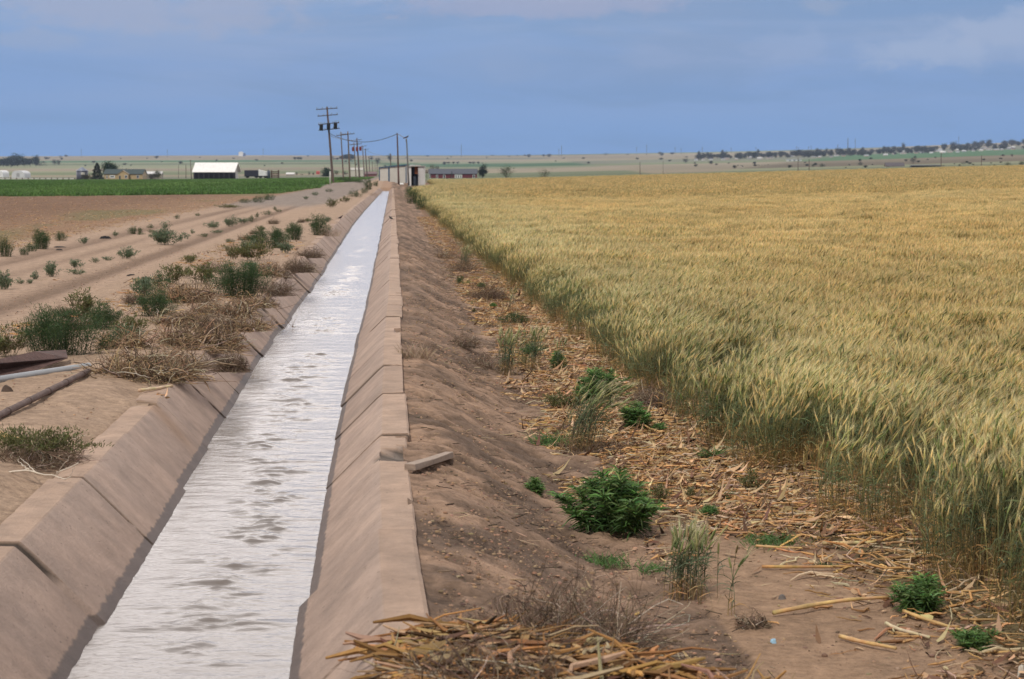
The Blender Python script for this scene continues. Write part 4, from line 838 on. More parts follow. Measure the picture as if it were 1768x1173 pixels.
def heap():
    b = MB(); n = 6200; a = rng.uniform(0, 6.283, n); r = np.sqrt(rng.random(n)); X = .78 + np.cos(a) * r * 1.5; D = 7.25 + np.sin(a) * r * 1.25
    top = (.20 + .14 * sm((X - .2) / .8)) * (1 - r ** 2) * (1 + .3 * fbm(X * 2, D * 2, 2)); zb = terrain(X, D); zz = np.maximum(zb, 0.0 - .45 * sm((X - (XR(D) + LIP)) / 1.5) * 1) + top * rng.uniform(.55, 1.0, n)
    k = X > XR(D) + .02; X, D, zz = X[k], D[k], zz[k]
    debris(b, X, D, zz, big=1.6, up=.17, dark=np.array([.70, .64, .56]), curl=.12); k = rng.random(len(X)) < .9; debris(b, X[k], D[k], zz[k] - .01, big=.8, up=.3, dark=.42, curl=.2)
    o = b.obj('straw_heap', M_DRY, smooth=False); tag(o, 'blurred heap of broken corn stalks across the concrete lip at the bottom', 'straw heap', kind='stuff')
    for (x, d, z, w, h, nn, lab) in ((.22, 8.2, -.20, .8, .40, 2300, 'fine brown dead weed lying on top of the straw heap'), (.80, 7.9, -.35, .6, .22, 350, 'fine dead weed on the right shoulder of the straw heap'), (-.1, 6.9, .05, .7, .22, 500, 'fine dead weed on the left shoulder of the straw heap')):
        b = MB(); grow(b, 'grey', w, h, nn); o = b.obj('dry_brush', M_DRY); o.location = (x, d, z); tag(o, lab, 'dry brush', 'dead brush on the banks')
heap()
def stalk(p0, p1, r, lab, c=(.52, .34, .15), wob=.01, arch=0.):
    (x0, y0), (x1, y1) = p0, p1; A = np.array(hit(x0, y0)); B = np.array(hit(x1, y1)); A[2] += r + .012; B[2] += r + .012; n = 12; t = np.linspace(0, 1, n)
    Q = A + (B - A) * t[:, None]; side = np.cross(B - A, [0, 0, 1.]); side /= np.linalg.norm(side); Q += side * (wob * np.sin(t * 4.2))[:, None]; Q[:, 2] += arch * np.sin(t * math.pi)
    Q[:, 2] = np.maximum(Q[:, 2], terrain(Q[:, 0], Q[:, 1]) + r + .008)
    rr = r * (1.05 - .35 * t); rr[3::4] *= 1.2; o0 = Q[0].copy()
    b = MB(); b.tubes((Q - o0)[None], rr[None], 7, jit(c, n, .12)[None]); o = b.obj('corn_stalk', M_DRY); o.location = o0; tag(o, lab, 'corn stalk', 'long single corn stalks')
stalk((1335, 1068), (1535, 1040), .012, 'longest yellow corn stalk bent up at its left end on bare soil', arch=.02)
stalk((1315, 985), (1475, 986), .010, 'straight orange corn stalk lying level on bare soil', (.46, .27, .11))
stalk((1305, 948), (1390, 954), .008, 'short orange corn stalk left of the straw pile')
stalk((1420, 945), (1512, 944), .013, 'thick pale corn stalk end at the foot of the dark wheat clump', (.55, .40, .2))
stalk((1450, 1108), (1545, 1128), .011, 'corn stalk at the left end of the lowest straw row')
stalk((1530, 1085), (1600, 1110), .010, 'pale curved husk stalk under the leafy weed', (.58, .45, .3), .02)
stalk((1560, 1062), (1660, 1098), .010, 'long corn stalk running down right below the leafy weed')
stalk((1240, 868), (1325, 880), .009, 'corn stalk in front of the dense straw, right of the largest bush')
stalk((1056, 757), (1100, 716), .009, 'broken corn stalk pointing up beside the leafy weed on straw', (.40, .24, .12), .003, .02)
stalk((895, 618), (968, 665), .009, 'long corn stalk slanting down the toe between wheat tufts')
stalk((1085, 728), (1180, 745), .008, 'pale corn stalk behind the trailing weed on straw', (.56, .42, .26))
stalk((240, 680), (300, 672), .014, 'thick pale stalk lying on the broken left lip', (.60, .46, .28), .015)
stalk((265, 662), (300, 664), .010, 'short stalk right behind the thick pale one on the left lip', (.48, .34, .2))
stalk((0, 755), (38, 768), .016, 'yellow corn husk at the left picture edge in the matted weed', (.62, .42, .2))
# twig in the water and bare white branches
def branch(pts, r, c, name, lab, cat, kids=()):
    P = [np.array(p, float) for p in pts]; b = MB(); o0 = P[0]
    def spl(Q):
        Q = np.array(Q); t = np.linspace(0, len(Q) - 1, 14); return np.stack([np.interp(t, np.arange(len(Q)), Q[:, k]) for k in range(3)], -1) + rng.normal(0, .004, (14, 3))
    b.tubes((spl(P) - o0)[None], r * np.linspace(1, .45, 14)[None], 5, c)
    for kd in kids: b.tubes((spl(kd) - o0)[None], r * .6 * np.linspace(1, .3, 14)[None], 4, c)
    o = b.obj(name, M_DRY); o.location = o0; tag(o, lab, cat)
def atz(px, py, z): D = D_at(py, z); return (float(X_at(px, D, z)), float(D), z)
branch([atz(450, 500, .03), atz(478, 535, -.12), atz(505, 565, -.38)], .006, (.20, .13, .08), 'twig', 'dark bent twig reaching from the bank down into the water', 'twig',
       [[atz(505, 565, -.38), (atz(505, 565, -.38)[0] - .01, atz(505, 565, -.38)[1], -.22)], [atz(505, 565, -.38), (atz(505, 565, -.38)[0] + .07, atz(505, 565, -.38)[1], -.2)], [atz(505, 565, -.38), (atz(505, 565, -.38)[0] + .1, atz(505, 565, -.38)[1], -.38)], [atz(478, 535, -.12), (atz(515, 530, -.15)[0], atz(515, 530, -.15)[1], -.1), (atz(522, 545, -.3)[0], atz(522, 545, -.3)[1], -.3)]])
branch([atz(8, 815, .04), atz(50, 812, .08), atz(95, 822, .06), atz(135, 800, .16)], .007, (.62, .54, .44), 'bare_branch', 'bare whitish branch lying in front of the matted weed', 'branch',
       [[atz(60, 815, .07), atz(35, 790, .1)], [atz(95, 822, .06), atz(120, 790, .2)], [atz(95, 824, .06), atz(118, 828, .06), atz(130, 805, .15)], [atz(50, 812, .08), atz(30, 795, .12)]])
branch([atz(115, 765, .06), atz(135, 755, .1), atz(146, 751, .12)], .005, (.60, .5, .4), 'bare_branch', 'short pale twig sticking out of the matted weed', 'branch')
# pipes, sheet, slab
def pipe(p0, p1, r, c, mat, lab, z0, z1, rings=0):
    A = np.array(atz(*p0, z0)); B = np.array(atz(*p1, z1)); t = np.linspace(0, 1, 16)[:, None]; Q = A + (B - A) * t; c_ = Q[0].copy(); Q = Q - c_
    root = empty('metal_pipe' if rings else 'plastic_pipe', c_, lab, 'pipe'); b = MB(); th = np.arange(16) / 16 * 6.283
    b.tubes(Q[None], r, 16, c, cap=False); b.tubes(Q[None, ::-1], r * .86, 16, np.array(c) * .35, cap=False); b.obj('tube', mat, root)
    dv = Q[-1] / np.linalg.norm(Q[-1])
    for k in range(rings):
        f = (k + .6) / rings; p = Q[-1] * f; b = MB(); b.tubes(np.stack([p - dv * .022, p + dv * .022])[None], r * 1.13, 16, np.array(c) * .8); b.obj('coupling', mat, root)
pipe((-40, 662), (153, 633), .036, (.30, .31, .32), vmat('grey_plastic', .45, 5, .1), 'grey plastic pipe with open end lying on the sand', .07, .07)
pipe((-10, 722), (153, 641), .026, (.13, .085, .07), M_RUST, 'thinner rusty pipe with couplings lying below the grey plastic one', .10, .10, 5)
def sheet():
    b = MB(); A = np.array(atz(-60, 648, .12)); B_ = np.array(atz(20, 655, .06)); C_ = np.array(atz(117, 618, .15)); D_ = np.array(atz(114, 604, .17)); E = np.array(atz(60, 607, .24)); G_ = np.array(atz(-60, 632, .22))
    P = [A, B_, C_, D_, E, G_]; nrm = np.array([0, .15, 1.]) * .006; o0 = A.copy(); v = [p - o0 for p in P] + [p - o0 - nrm for p in P]; n = 6
    b.add(v, [list(range(n))], (.10, .055, .045)); b.add(v, [list(range(2 * n - 1, n - 1, -1))], (.07, .04, .035)); b.add(v, [[i, i + n, (i + 1) % n + n, (i + 1) % n] for i in range(n)], (.16, .09, .07))
    o = b.obj('metal_sheet', M_RUST, smooth=False); o.location = o0; tag(o, 'dark rusty sheet of metal propped behind the grey pipe', 'metal sheet')
sheet()
def slab():
    A = np.array(hit(708, 822)); B_ = np.array(hit(776, 800)); d = B_ - A; L_ = np.linalg.norm(d); d /= L_; s = np.cross(d, [0, 0, 1.]); s /= np.linalg.norm(s); u = np.cross(s, d); w = .075; h = .045
    v = []
    for q in (0, .5, 1):
        for (a_, c_) in ((-1, 0), (1, 0), (1, 1), (-1, 1)): v.append(d * q * L_ + s * a_ * w / 2 * (1 - .12 * (q == 1)) + u * (c_ * h + .0) + rng.normal(0, .004, 3))
    v = np.array(v); f = []
    for k in (0, 4): f += [[k + i, k + (i + 1) % 4, k + 4 + (i + 1) % 4, k + 4 + i] for i in range(4)]
    f += [[3, 2, 1, 0], [8, 9, 10, 11]]; b = MB(); b.add(v, f, (.36, .275, .215)); o = b.obj('concrete_fragment', vmat('broken_concrete', .85, 12, .15, .4, 50), smooth=False)
    m = o.modifiers.new('edge', 'BEVEL'); m.width = .004; m.segments = 2; o.location = A + np.array([0, 0, .03]); tag(o, 'loose slab of broken lip concrete lying on the soil', 'concrete fragment')
slab()
# dark rubber scraps on the road, stones, blue litter
def rag(px, py, w, h, lab, name='rubber_scrap', c=(.02, .018, .02), cat='scrap'):
    X, D, z = hit(px, py); s = px_size(D); W_ = w * s; Hh = max(.03, h * s); n = 9; a = np.linspace(0, 6.283, n, endpoint=False); rr = rng.uniform(.75, 1.1, n)
    v = [(math.cos(t) * W_ / 2 * r, math.sin(t) * W_ * .3 * r, 0) for t, r in zip(a, rr)] + [(math.cos(t) * W_ / 3 * r, math.sin(t) * W_ * .2 * r, Hh * random.uniform(.5, 1)) for t, r in zip(a, rr)] + [(0, 0, Hh)]
    b = MB(); b.add(v, [[i, (i + 1) % n, n + (i + 1) % n, n + i] for i in range(n)], c); b.add(v, [[n + i, n + (i + 1) % n, 2 * n] for i in range(n)], c)
    o = b.obj(name, M_DRY); o.location = (X, D, z - .005); tag(o, lab, cat)
rag(181, 412, 24, 5, 'black scrap lying by the small weed on the far verge'); rag(103, 427, 26, 2, 'flat dark scrap right of the largest round bush'); rag(103, 432, 14, 2, 'smaller flat dark scrap below the other one')
rag(226, 477, 20, 4, 'dark scrap lying alone on the near dirt track'); rag(12, 676, 22, 12, 'dark clod between the two pipes', 'dirt_clod', (.10, .07, .055), 'clod')
rag(14, 950, 24, 14, 'dark clod on the soil at the lower left', 'dirt_clod', (.05, .04, .035), 'clod'); rag(172, 784, 13, 5, 'flat grey stone beside the left lip', 'stone', (.25, .2, .17), 'stone')
rag(1335, 1112, 13, 8, 'small pale blue scrap of plastic on bare soil', 'plastic_scrap', (.35, .55, .7), 'litter'); rag(1350, 1035, 16, 8, 'grey stone on bare soil near the longest stalk', 'stone', (.16, .14, .13), 'stone')
rag(1763, 1168, 14, 22, 'white stone in the lower right corner', 'stone', (.55, .5, .42), 'stone'); rag(215, 636, 14, 8, 'crushed white can in the dead tumbleweed', 'tin_can', (.6, .62, .66), 'litter')
rag(1236, 845, 16, 8, 'dark stone beside the dense straw', 'stone', (.09, .08, .08), 'stone'); rag(692, 318.5, 14, 2.5, 'white pipe end at the far end of the ditch', 'pipe_end', (.75, .75, .72), 'pipe')
# birds
def bird(px, py, s, yaw, lab, red=False):
    D = D_at(py, .01); X = X_at(px, D, .01); o = MB(); c = np.array((.012, .012, .014))
    t = np.array([-1, -.9, -.6, -.2, .2, .5, .62, .72, .85, .98, 1.0]); r = np.array([.01, .12, .26, .36, .36, .26, .19, .20, .19, .12, .02]); z = np.array([0, .02, .08, .16, .26, .38, .46, .54, .60, .60, .60]) + .42
    P = np.stack([t * .55, t * 0, z], -1)[None] * s
    o.tubes(P, r[None] * s * .62, 10, c)
    root = o.obj('blackbird', vmat('black_feathers', .5)); root.location = (X, D, .005); root.rotation_euler = (0, 0, yaw); tag(root, lab, 'bird')
    b = MB(); b.add(np.array([(-.35, -.1, .44), (-.35, .1, .44), (-1.0, .14, .34), (-1.0, -.14, .34), (-.35, -.1, .40), (-.35, .1, .40), (-1.0, .14, .31), (-1.0, -.14, .31)]) * s, [(0, 1, 2, 3), (7, 6, 5, 4), (0, 3, 7, 4), (1, 0, 4, 5), (2, 1, 5, 6), (3, 2, 6, 7)], c); b.obj('tail', M_PAINT, root)
    for q in (-1, 1):
        b = MB(); b.tubes(np.array([(.26, q * .17, .72), (.05, q * .25, .66), (-.3, q * .2, .55), (-.62, q * .08, .46)])[None] * s, np.array([.05, .11, .09, .01])[None] * s, 6, c); b.obj('wing', M_PAINT, root)
        b = MB(); b.tubes(np.array([(.02, q * .09, .45), (.0, q * .09, .2), (.03, q * .09, .0), (.12, q * .1, .0)])[None] * s, np.array([.02, .014, .014, .01])[None] * s, 4, c); b.obj('leg', M_PAINT, root)
        if red: b = MB(); b.tubes(np.array([(.22, q * .25, .74), (.0, q * .31, .69)])[None] * s, np.array([.05, .05])[None] * s, 6, (.5, .04, .02)); b.obj('shoulder_patch', M_PAINT, root)
    b = MB(); b.tubes(np.array([(.53, 0, 1.02), (.72, 0, .99)])[None] * s, np.array([.05, .005])[None] * s, 5, c); b.obj('beak', M_PAINT, root)
bird(675, 381, .17, 2.5, 'black bird perched on the right concrete edge of the ditch'); bird(588, 380, .17, .5, 'black bird with a red shoulder on the left bank edge', True)
#@@FAR
# ================================================================== poles
def pole(p0, p1, D, r, lab, arms=(), cans=(), canc=(.02, .02, .025), ins=True, group='wooden utility poles beyond the ditch', name='utility_pole', cat='utility pole', c=(.13, .10, .085)):
    (x0, y0), (x1, y1) = p0, p1; z0 = float(z_at(y0, D)); z1 = float(z_at(y1, D)); X0 = float(X_at(x0, D, z0)); X1 = float(X_at(x1, D, z1)); Hp = z1 - z0
    root = empty(name, (X0, D, z0), lab, cat, group); lean = X1 - X0
    b = MB(); t = np.linspace(-.12, 1, 8); b.tubes(np.stack([lean * t, 0 * t, Hp * t], -1)[None], (r * (1.1 - .4 * t))[None], 10, jit(c, 8, .05)[None]); b.obj('shaft', M_WOOD, root)
    ax = lambda z: lean * z / Hp
    for (xa, ya, xb, yb) in arms:
        za = float(z_at(ya, D)); zb = float(z_at(yb, D)); A = np.array([X_at(xa, D, za) - X0, -r * 1.3, za - z0]); B_ = np.array([X_at(xb, D, zb) - X0, -r * 1.3, zb - z0])
        b = MB(); v = []
        for p in (A, B_):
            for (dy, dz) in ((-.05, -.06), (.05, -.06), (.05, .06), (-.05, .06)): v.append(p + np.array([0, dy, dz]))
        b.add(v, [(3, 2, 1, 0), (4, 5, 6, 7), (0, 1, 5, 4), (1, 2, 6, 5), (2, 3, 7, 6), (3, 0, 4, 7)], np.array(c) * .8); arm = b.obj('crossarm', M_WOOD, root)
        if ins:
            for f in (.04, .3, .7, .96):
                p = A + (B_ - A) * f; b = MB(); b.tubes(np.array([p + (0, 0, .06), p + (0, 0, .13), p + (0, 0, .15), p + (0, 0, .26)])[None], np.array([.02, .02, .06, .04])[None], 8, (.22, .24, .26)); b.obj('insulator', M_METAL, arm)
    for (cx, ya, yb) in cans:
        zt = float(z_at(ya, D)); zb = float(z_at(yb, D)); x = float(X_at(cx, D, zt)) - X0; rr = .26 * min(1.25, D / 290); b = MB()
        b.tubes(np.array([(x, -.35, zb - z0), (x, -.35, zb - z0 + .05), (x, -.35, zt - z0 - .06), (x, -.35, zt - z0), (x, -.35, zt - z0 + .04)])[None], np.array([rr * .9, rr, rr, rr * 1.06, rr * .5])[None], 14, canc)
        for q in (-.1, .1): b.tubes(np.array([(x + q, -.35, zt - z0), (x + q, -.35, zt - z0 + .32)])[None], .03, 6, (.2, .2, .2))
        b.obj('transformer', M_METAL, root)
    return root
pole((575, 314.5), (564.5, 184.5), 290, .17, 'tallest nearest wooden pole with dark transformers leaning left', [(546, 189.5, 583, 187), (548.5, 201, 583.5, 198), (549.5, 215.5, 586, 212), (550.5, 225.5, 586.5, 222)], [(555, 215.5, 226), (567.5, 213, 224.5), (579.5, 212, 223.5)])
pole((593, 312), (588.5, 228), 370, .13, 'first plain pole right of the nearest pole, one end of a light crossarm', [(581, 234.5, 600.4, 232.5)], c=(.17, .13, .11))
pole((604.5, 314), (600.4, 227), 360, .15, 'second plain pole right of the nearest pole with a single crossarm', [(590, 232.5, 612, 231.2)], c=(.16, .12, .10))
pole((615, 311), (611, 246), 430, .12, 'thin pole just left of the pole with red transformers', [(605, 250.5, 617, 249)], c=(.2, .16, .13))
pole((621, 310), (616, 239), 520, .22, 'leaning pole carrying three red transformers', [(605.5, 243.4, 624.5, 241.4), (603.5, 250.5, 624.5, 248.4)], [(610, 254.5, 261.5), (616.6, 254.5, 261.5), (622.5, 253.5, 260.5)], (.25, .04, .03))
pole((629, 306), (626, 252), 640, .18, 'pole right behind the one with red transformers', [(623.5, 253.3, 633, 252)], c=(.2, .16, .14))
pole((634, 304), (630.5, 257), 740, .2, 'farther pole with one high crossarm beyond the red transformers', [(626.5, 258.6, 637, 257.6)])
pole((638.5, 302), (636.8, 270), 1000, .2, 'small distant pole in the receding row', [(634.5, 272, 639.5, 271.7)], ins=False)
pole((643.5, 300), (642.6, 279), 1400, .22, 'smaller distant pole near the end of the receding row', [(641, 280.7, 644.6, 280.5)], ins=False)
pole((651.5, 298), (651, 280), 1500, .22, 'smallest distant pole at the end of the receding row', [(649.4, 281.5, 653, 281.4)], ins=False)
pole((648, 298), (647.6, 282), 1700, .2, 'tiny pole left of the smallest one in the receding row', ins=False)
pole((674.6, 292), (674.4, 266), 620, .14, 'plain pole standing behind the ribbed white sheds')
pole((688.3, 313), (685.7, 230), 305, .14, 'straight pole in front of the ribbed white sheds', c=(.11, .07, .06))
p13 = pole((705.5, 312), (701.8, 240), 296, .12, 'leaning grey pole with a hawk on top beside the pump shed', [(700, 243.5, 702.5, 243.2)], c=(.16, .15, .15), ins=False)
pole((321, 306), (321, 284), 760, .12, 'middle pole of the three left of the white roofed barn', ins=False); pole((308.4, 306), (308.2, 284), 800, .08, 'thinnest pole of the three left of the white roofed barn', ins=False)
pole((330.5, 307), (328.8, 276.5), 700, .13, 'tallest pole touching the left end of the barn', [(327.2, 278, 330.6, 277.6)], ins=False)
for (x, yt, yb, lab) in ((1105, 280, 303, 'dark pole behind the middle of the wheat field'), (1378, 272, 296, 'left of two poles behind the wheat below the town'), (1397, 275, 296, 'right of two poles behind the wheat below the town'), (1694.5, 268, 291, 'dark pole behind the wheat near the right edge'), (1145, 278, 299, 'faint pole right of the dark pole behind the wheat')):
    pole((x, yb), (x, yt), 700, .12 if x != 1145 else .06, lab, group='poles behind the wheat field', ins=False)
r_ = pole((1625, 292), (1625, 263), 700, .13, 'pole with a white box on top behind the wheat', group='poles behind the wheat field', ins=False)
b = MB(); zt = float(z_at(262, 700) - z_at(292, 700)); b.box(-.45, .45, -.4, .3, zt - .6, zt + .2, (.8, .8, .8)); b.obj('equipment_box', M_PAINT, r_)
# hawk on the leaning pole
def hawk():
    D = 296; z = float(z_at(239.6, D)); X = float(X_at(702, D, z)); b = MB(); c = (.07, .035, .03)
    b.tubes(np.array([(-.32, 0, .14), (-.2, 0, .18), (0, 0, .25), (.18, 0, .36), (.27, 0, .45), (.36, 0, .48), (.42, 0, .44)])[None], np.array([.03, .1, .15, .12, .08, .07, .01])[None], 9, c)
    o = b.obj('hawk', M_PAINT); o.scale = (.8, .8, .8); o.location = (X, D, z); tag(o, 'dark hawk perched on top of the leaning grey pole', 'bird')
    for q in (-1, 1):
        b = MB(); b.tubes(np.array([(.16, q * .13, .34), (-.1, q * .18, .28), (-.5, q * .2, .2)])[None], np.array([.05, .08, .01])[None], 6, c); b.obj('wing', M_PAINT, o)
        b = MB(); b.tubes(np.array([(.0, q * .06, .16), (.02, q * .06, 0)])[None], .025, 5, (.3, .22, .08)); b.obj('leg', M_PAINT, o)
    b = MB(); b.tubes(np.array([(-.28, 0, .16), (-.62, 0, .05)])[None], np.array([.08, .1])[None], 6, c); b.obj('tail', M_PAINT, o)
hawk()
def wire(pts, lab, r=.02):
    P = []
    for (x, y, D) in pts: z = float(z_at(y, D)); P.append((float(X_at(x, D, z)), D, z))
    P = np.array(P); t = np.linspace(0, len(P) - 1, 30); i = np.arange(len(P))
    co = [np.polyfit(i, P[:, k], min(2, len(P) - 1)) for k in range(3)]; Q = np.stack([np.polyval(q, t) for q in co], -1)
    o0 = Q[0].copy(); b = MB(); b.tubes((Q - o0)[None], r, 5, (.03, .03, .035)); o = b.obj('power_cable', M_METAL); o.location = o0; tag(o, lab, 'cable', 'sagging power cables')
wire([(570.5, 231.5, 290), (627, 245.5, 297), (685.3, 231.5, 305)], 'long cable sagging from the tallest pole to the straight one', .045)
wire([(571, 234, 290), (590, 240.5, 330), (616, 243, 520)], 'cable from the tallest pole to the pole with red transformers', .035)
wire([(686, 231.5, 305), (694, 235.5, 300), (701.5, 241.5, 296)], 'short cable from the straight pole to the leaning one', .04)
wire([(631, 259, 740), (655, 268, 700), (674.3, 267, 620)], 'thin faint cable ending at the pole behind the sheds', .04)
def post(px, y0, y1, D, lab, r=.09, c=(.8, .78, .72)):
    z0 = float(z_at(y0, D)); z1 = float(z_at(y1, D)); b = MB(); h = z1 - z0; b.tubes(np.array([(0, 0, -.4), (0, 0, h - .06), (0, 0, h - .02), (0, 0, h)])[None], np.array([r, r, r * .8, r * .3])[None], 10, c)
    o = b.obj('marker_post', M_PAINT); o.location = (float(X_at(px, D, z0)), D, z0); tag(o, lab, 'post')
post(570, 315, 296, 280, 'white marker post beside the tallest pole')
# ================================================================== farm buildings
def bld(px0, px1, py, D, name, lab, cat, rz=0.):
    z = float(z_at(py, D)); X = float(X_at((px0 + px1) / 2, D, z)); w = (px1 - px0) * D / F
    return empty(name, (X, D, z), lab, cat, rz=rz), w
def part(name, root, fn, mat=None, smooth=False):
    b = MB(); fn(b); return b.obj(name, mat or M_PAINT, root, smooth=smooth)
def gable(root, w, dp, hw, hr, wallc, roofc, over=.3, ridge='x', wall='wall', roof='roof'):
    """ridge along x: eaves face the camera; ridge along y: the gable faces it"""
    def wf(b):
        if ridge == 'x': b.add([(-w / 2, 0, -1), (w / 2, 0, -1), (w / 2, dp, -1), (-w / 2, dp, -1), (-w / 2, 0, hw), (w / 2, 0, hw), (w / 2, dp, hw), (-w / 2, dp, hw), (-w / 2, dp / 2, hw + hr), (w / 2, dp / 2, hw + hr)],
              [(0, 1, 5, 4), (2, 3, 7, 6)], wallc); b.add([(-w / 2, 0, -1), (-w / 2, dp, -1), (-w / 2, dp, hw), (-w / 2, dp / 2, hw + hr), (-w / 2, 0, hw), (w / 2, 0, -1), (w / 2, dp, -1), (w / 2, dp, hw), (w / 2, dp / 2, hw + hr), (w / 2, 0, hw)], [(0, 4, 3, 2, 1), (5, 6, 7, 8, 9)], wallc)
        else: b.prism([(-w / 2, -1), (w / 2, -1), (w / 2, hw), (0, hw + hr), (-w / 2, hw)], 0, dp, wallc)
    part(wall, root, wf)
    def rf(b):
        t = .14; o = over
        if ridge == 'x':
            k = hr / (dp / 2); b.add([(-w / 2 - o, -o, hw - k * o), (w / 2 + o, -o, hw - k * o), (w / 2 + o, dp / 2, hw + hr), (-w / 2 - o, dp / 2, hw + hr), (-w / 2 - o, dp + o, hw - k * o), (w / 2 + o, dp + o, hw - k * o)] +
                  [(-w / 2 - o, -o, hw - k * o + t), (w / 2 + o, -o, hw - k * o + t), (w / 2 + o, dp / 2, hw + hr + t), (-w / 2 - o, dp / 2, hw + hr + t), (-w / 2 - o, dp + o, hw - k * o + t), (w / 2 + o, dp + o, hw - k * o + t)],
                  [(6, 7, 8, 9), (9, 8, 11, 10), (3, 2, 1, 0), (4, 5, 2, 3), (0, 1, 7, 6), (5, 4, 10, 11), (0, 6, 9, 3), (3, 9, 10, 4), (1, 2, 8, 7), (2, 5, 11, 8)], roofc)
        else:
            k = hr / (w / 2); P = [(-w / 2 - o, hw - k * o), (0, hw + hr), (w / 2 + o, hw - k * o), (w / 2 + o, hw - k * o + t), (0, hw + hr + t), (-w / 2 - o, hw - k * o + t)]
            b.add([(x, -o, z) for x, z in P] + [(x, dp + o, z) for x, z in P], [(5, 4, 10, 11), (4, 3, 9, 10), (1, 0, 6, 7), (2, 1, 7, 8), (0, 5, 11, 6), (3, 2, 8, 9), (0, 1, 4, 5), (1, 2, 3, 4), (7, 6, 11, 10), (8, 7, 10, 9)], roofc)
    part(roof, root, rf)
def window(root, x, z0, z1, w, frame=(.75, .75, .72), glass=(.03, .035, .045), y=-.06, name='window'):
    f = part(name, root, lambda b: b.box(x - w / 2, x + w / 2, y, y + .1, z0, z1, frame)); m = .16 * w
    part('pane', f, lambda b: b.box(x - w / 2 + m, x + w / 2 - m, y - .03, y + .04, z0 + m, z1 - m, glass), M_METAL); return f
def pxm(D): return D / F
# white pump shed with an open front
def pump_shed():
    D = 300; r, w = bld(705, 733, 316.5, D, 'pump_shed', 'small white shed with an open dark doorway at the end of the ditch', 'shed'); s = pxm(D); h = 31 * s; x0 = -w / 2; white = (.68, .66, .64)
    f = lambda px: (px - 719) * s
    part('front_panel', r, lambda b: b.box(f(705), f(710), 0, .12, -.4, h - .25, white)); part('lintel', r, lambda b: b.box(f(710), f(722), 0, .12, 28.6 * s, h - .25, (.5, .48, .46)))
    part('side_wall', r, lambda b: b.box(f(705), f(705) + .1, .125, 2.2, -.4, h - .25, white))
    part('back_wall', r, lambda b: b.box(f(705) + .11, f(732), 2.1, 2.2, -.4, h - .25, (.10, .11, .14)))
    def corr(b):
        n = 14; a = f(722); c = f(733)
        for k in range(n): b.box(a + (c - a) * k / n, a + (c - a) * (k + .5) / n, -.03, .1, -.4, h - .22, white); b.box(a + (c - a) * (k + .5) / n, a + (c - a) * (k + 1) / n, 0, .1, -.4, h - .22, (.6, .58, .57))
    part('corrugated_panel', r, corr)
    part('leaning_board', r, lambda b: b.box(f(733.4), f(734.6), -.1, -.02, -.4, 12 * s, (.6, .58, .55), sh=(-.12, .1))); part('side_wall', r, lambda b: b.box(f(733) - .1, f(733), .13, 2.09, -.4, h - .25, white))
    part('roof', r, lambda b: (b.box(f(704.3), f(734), -.2, 2.4, h - .21, h - .1, (.40, .38, .36)), b.box(f(708), f(716), -.15, 1, h - .09, h + .03, (.7, .7, .68)), b.box(f(717), f(726), -.1, 1, h - .09, h + .02, (.55, .5, .46))))
    part('rusty_panel', r, lambda b: b.box(f(716), f(721.6), .5, .56, 16 * s, 29 * s, (.34, .11, .04)), M_RUST)
    def pump(b): b.tubes(np.array([(f(716), 1.1, -.3), (f(716), 1.1, .9), (f(716), 1.1, 1.1)])[None], np.array([.3, .3, .12])[None], 12, (.05, .06, .08)); b.box(f(711), f(714), .9, 1.3, 0, .8, (.04, .04, .05))
    part('pump', r, pump, M_METAL)
pump_shed()
def rib_shed(px0, px1, yb, yt0, yt1, D, lab):
    r, w = bld(px0, px1, yb, D, 'ribbed_shed', lab, 'shed'); s = pxm(D); h0 = (yb - yt0) * s; h1 = (yb - yt1) * s; dp = 6; cream = (.60, .575, .52)
    def wall(b):
        n = 12
        for k in range(n):
            a = -w / 2 + w * k / n; c = a + w / n * .93; ha = h0 + (h1 - h0) * k / n; hb = h0 + (h1 - h0) * (k + .93) / n
            b.add([(a, 0, -.4), (c, 0, -.4), (c, 0, hb), (a, 0, ha)], [(0, 1, 2, 3)], cream); c2 = -w / 2 + w * (k + 1) / n; b.add([(c, .05, -.4), (c2, .05, -.4), (c2, .05, hb), (c, .05, hb)], [(0, 1, 2, 3)], (.42, .40, .37))
        b.add([(-w / 2, .06, -.4), (w / 2, .06, -.4), (w / 2, dp, -.4), (-w / 2, dp, -.4), (-w / 2, .06, h0), (w / 2, .06, h1), (w / 2, dp, h1), (-w / 2, dp, h0)], [(0, 1, 5, 4), (1, 2, 6, 5), (2, 3, 7, 6), (3, 0, 4, 7)], cream)
    part('wall', r, wall); blue = (.04, .09, .16)
    part('roof', r, lambda b: b.add([(-w / 2 - .1, -.15, h0), (w / 2 + .1, -.15, h1), (w / 2 + .1, dp, h1), (-w / 2 - .1, dp, h0), (-w / 2 - .1, -.15, h0 + .18), (w / 2 + .1, -.15, h1 + .18), (w / 2 + .1, dp, h1 + .18), (-w / 2 - .1, dp, h0 + .18)], [(3, 2, 1, 0), (4, 5, 6, 7), (0, 1, 5, 4), (1, 2, 6, 5), (2, 3, 7, 6), (3, 0, 4, 7)], blue))
    for q in (-1, 1): part('corner_trim', r, lambda b: b.box(q * w / 2 - .07, q * w / 2 + .07, -.08, .03, -.4, min(h0, h1) - .02, blue))
rib_shed(655, 671, 308.5, 290.8, 289.3, 345, 'left and farther one of the two ribbed cream sheds with blue trim')
rib_shed(672, 701, 312, 289, 286.5, 318, 'right one of the two ribbed cream sheds, behind the straight pole')
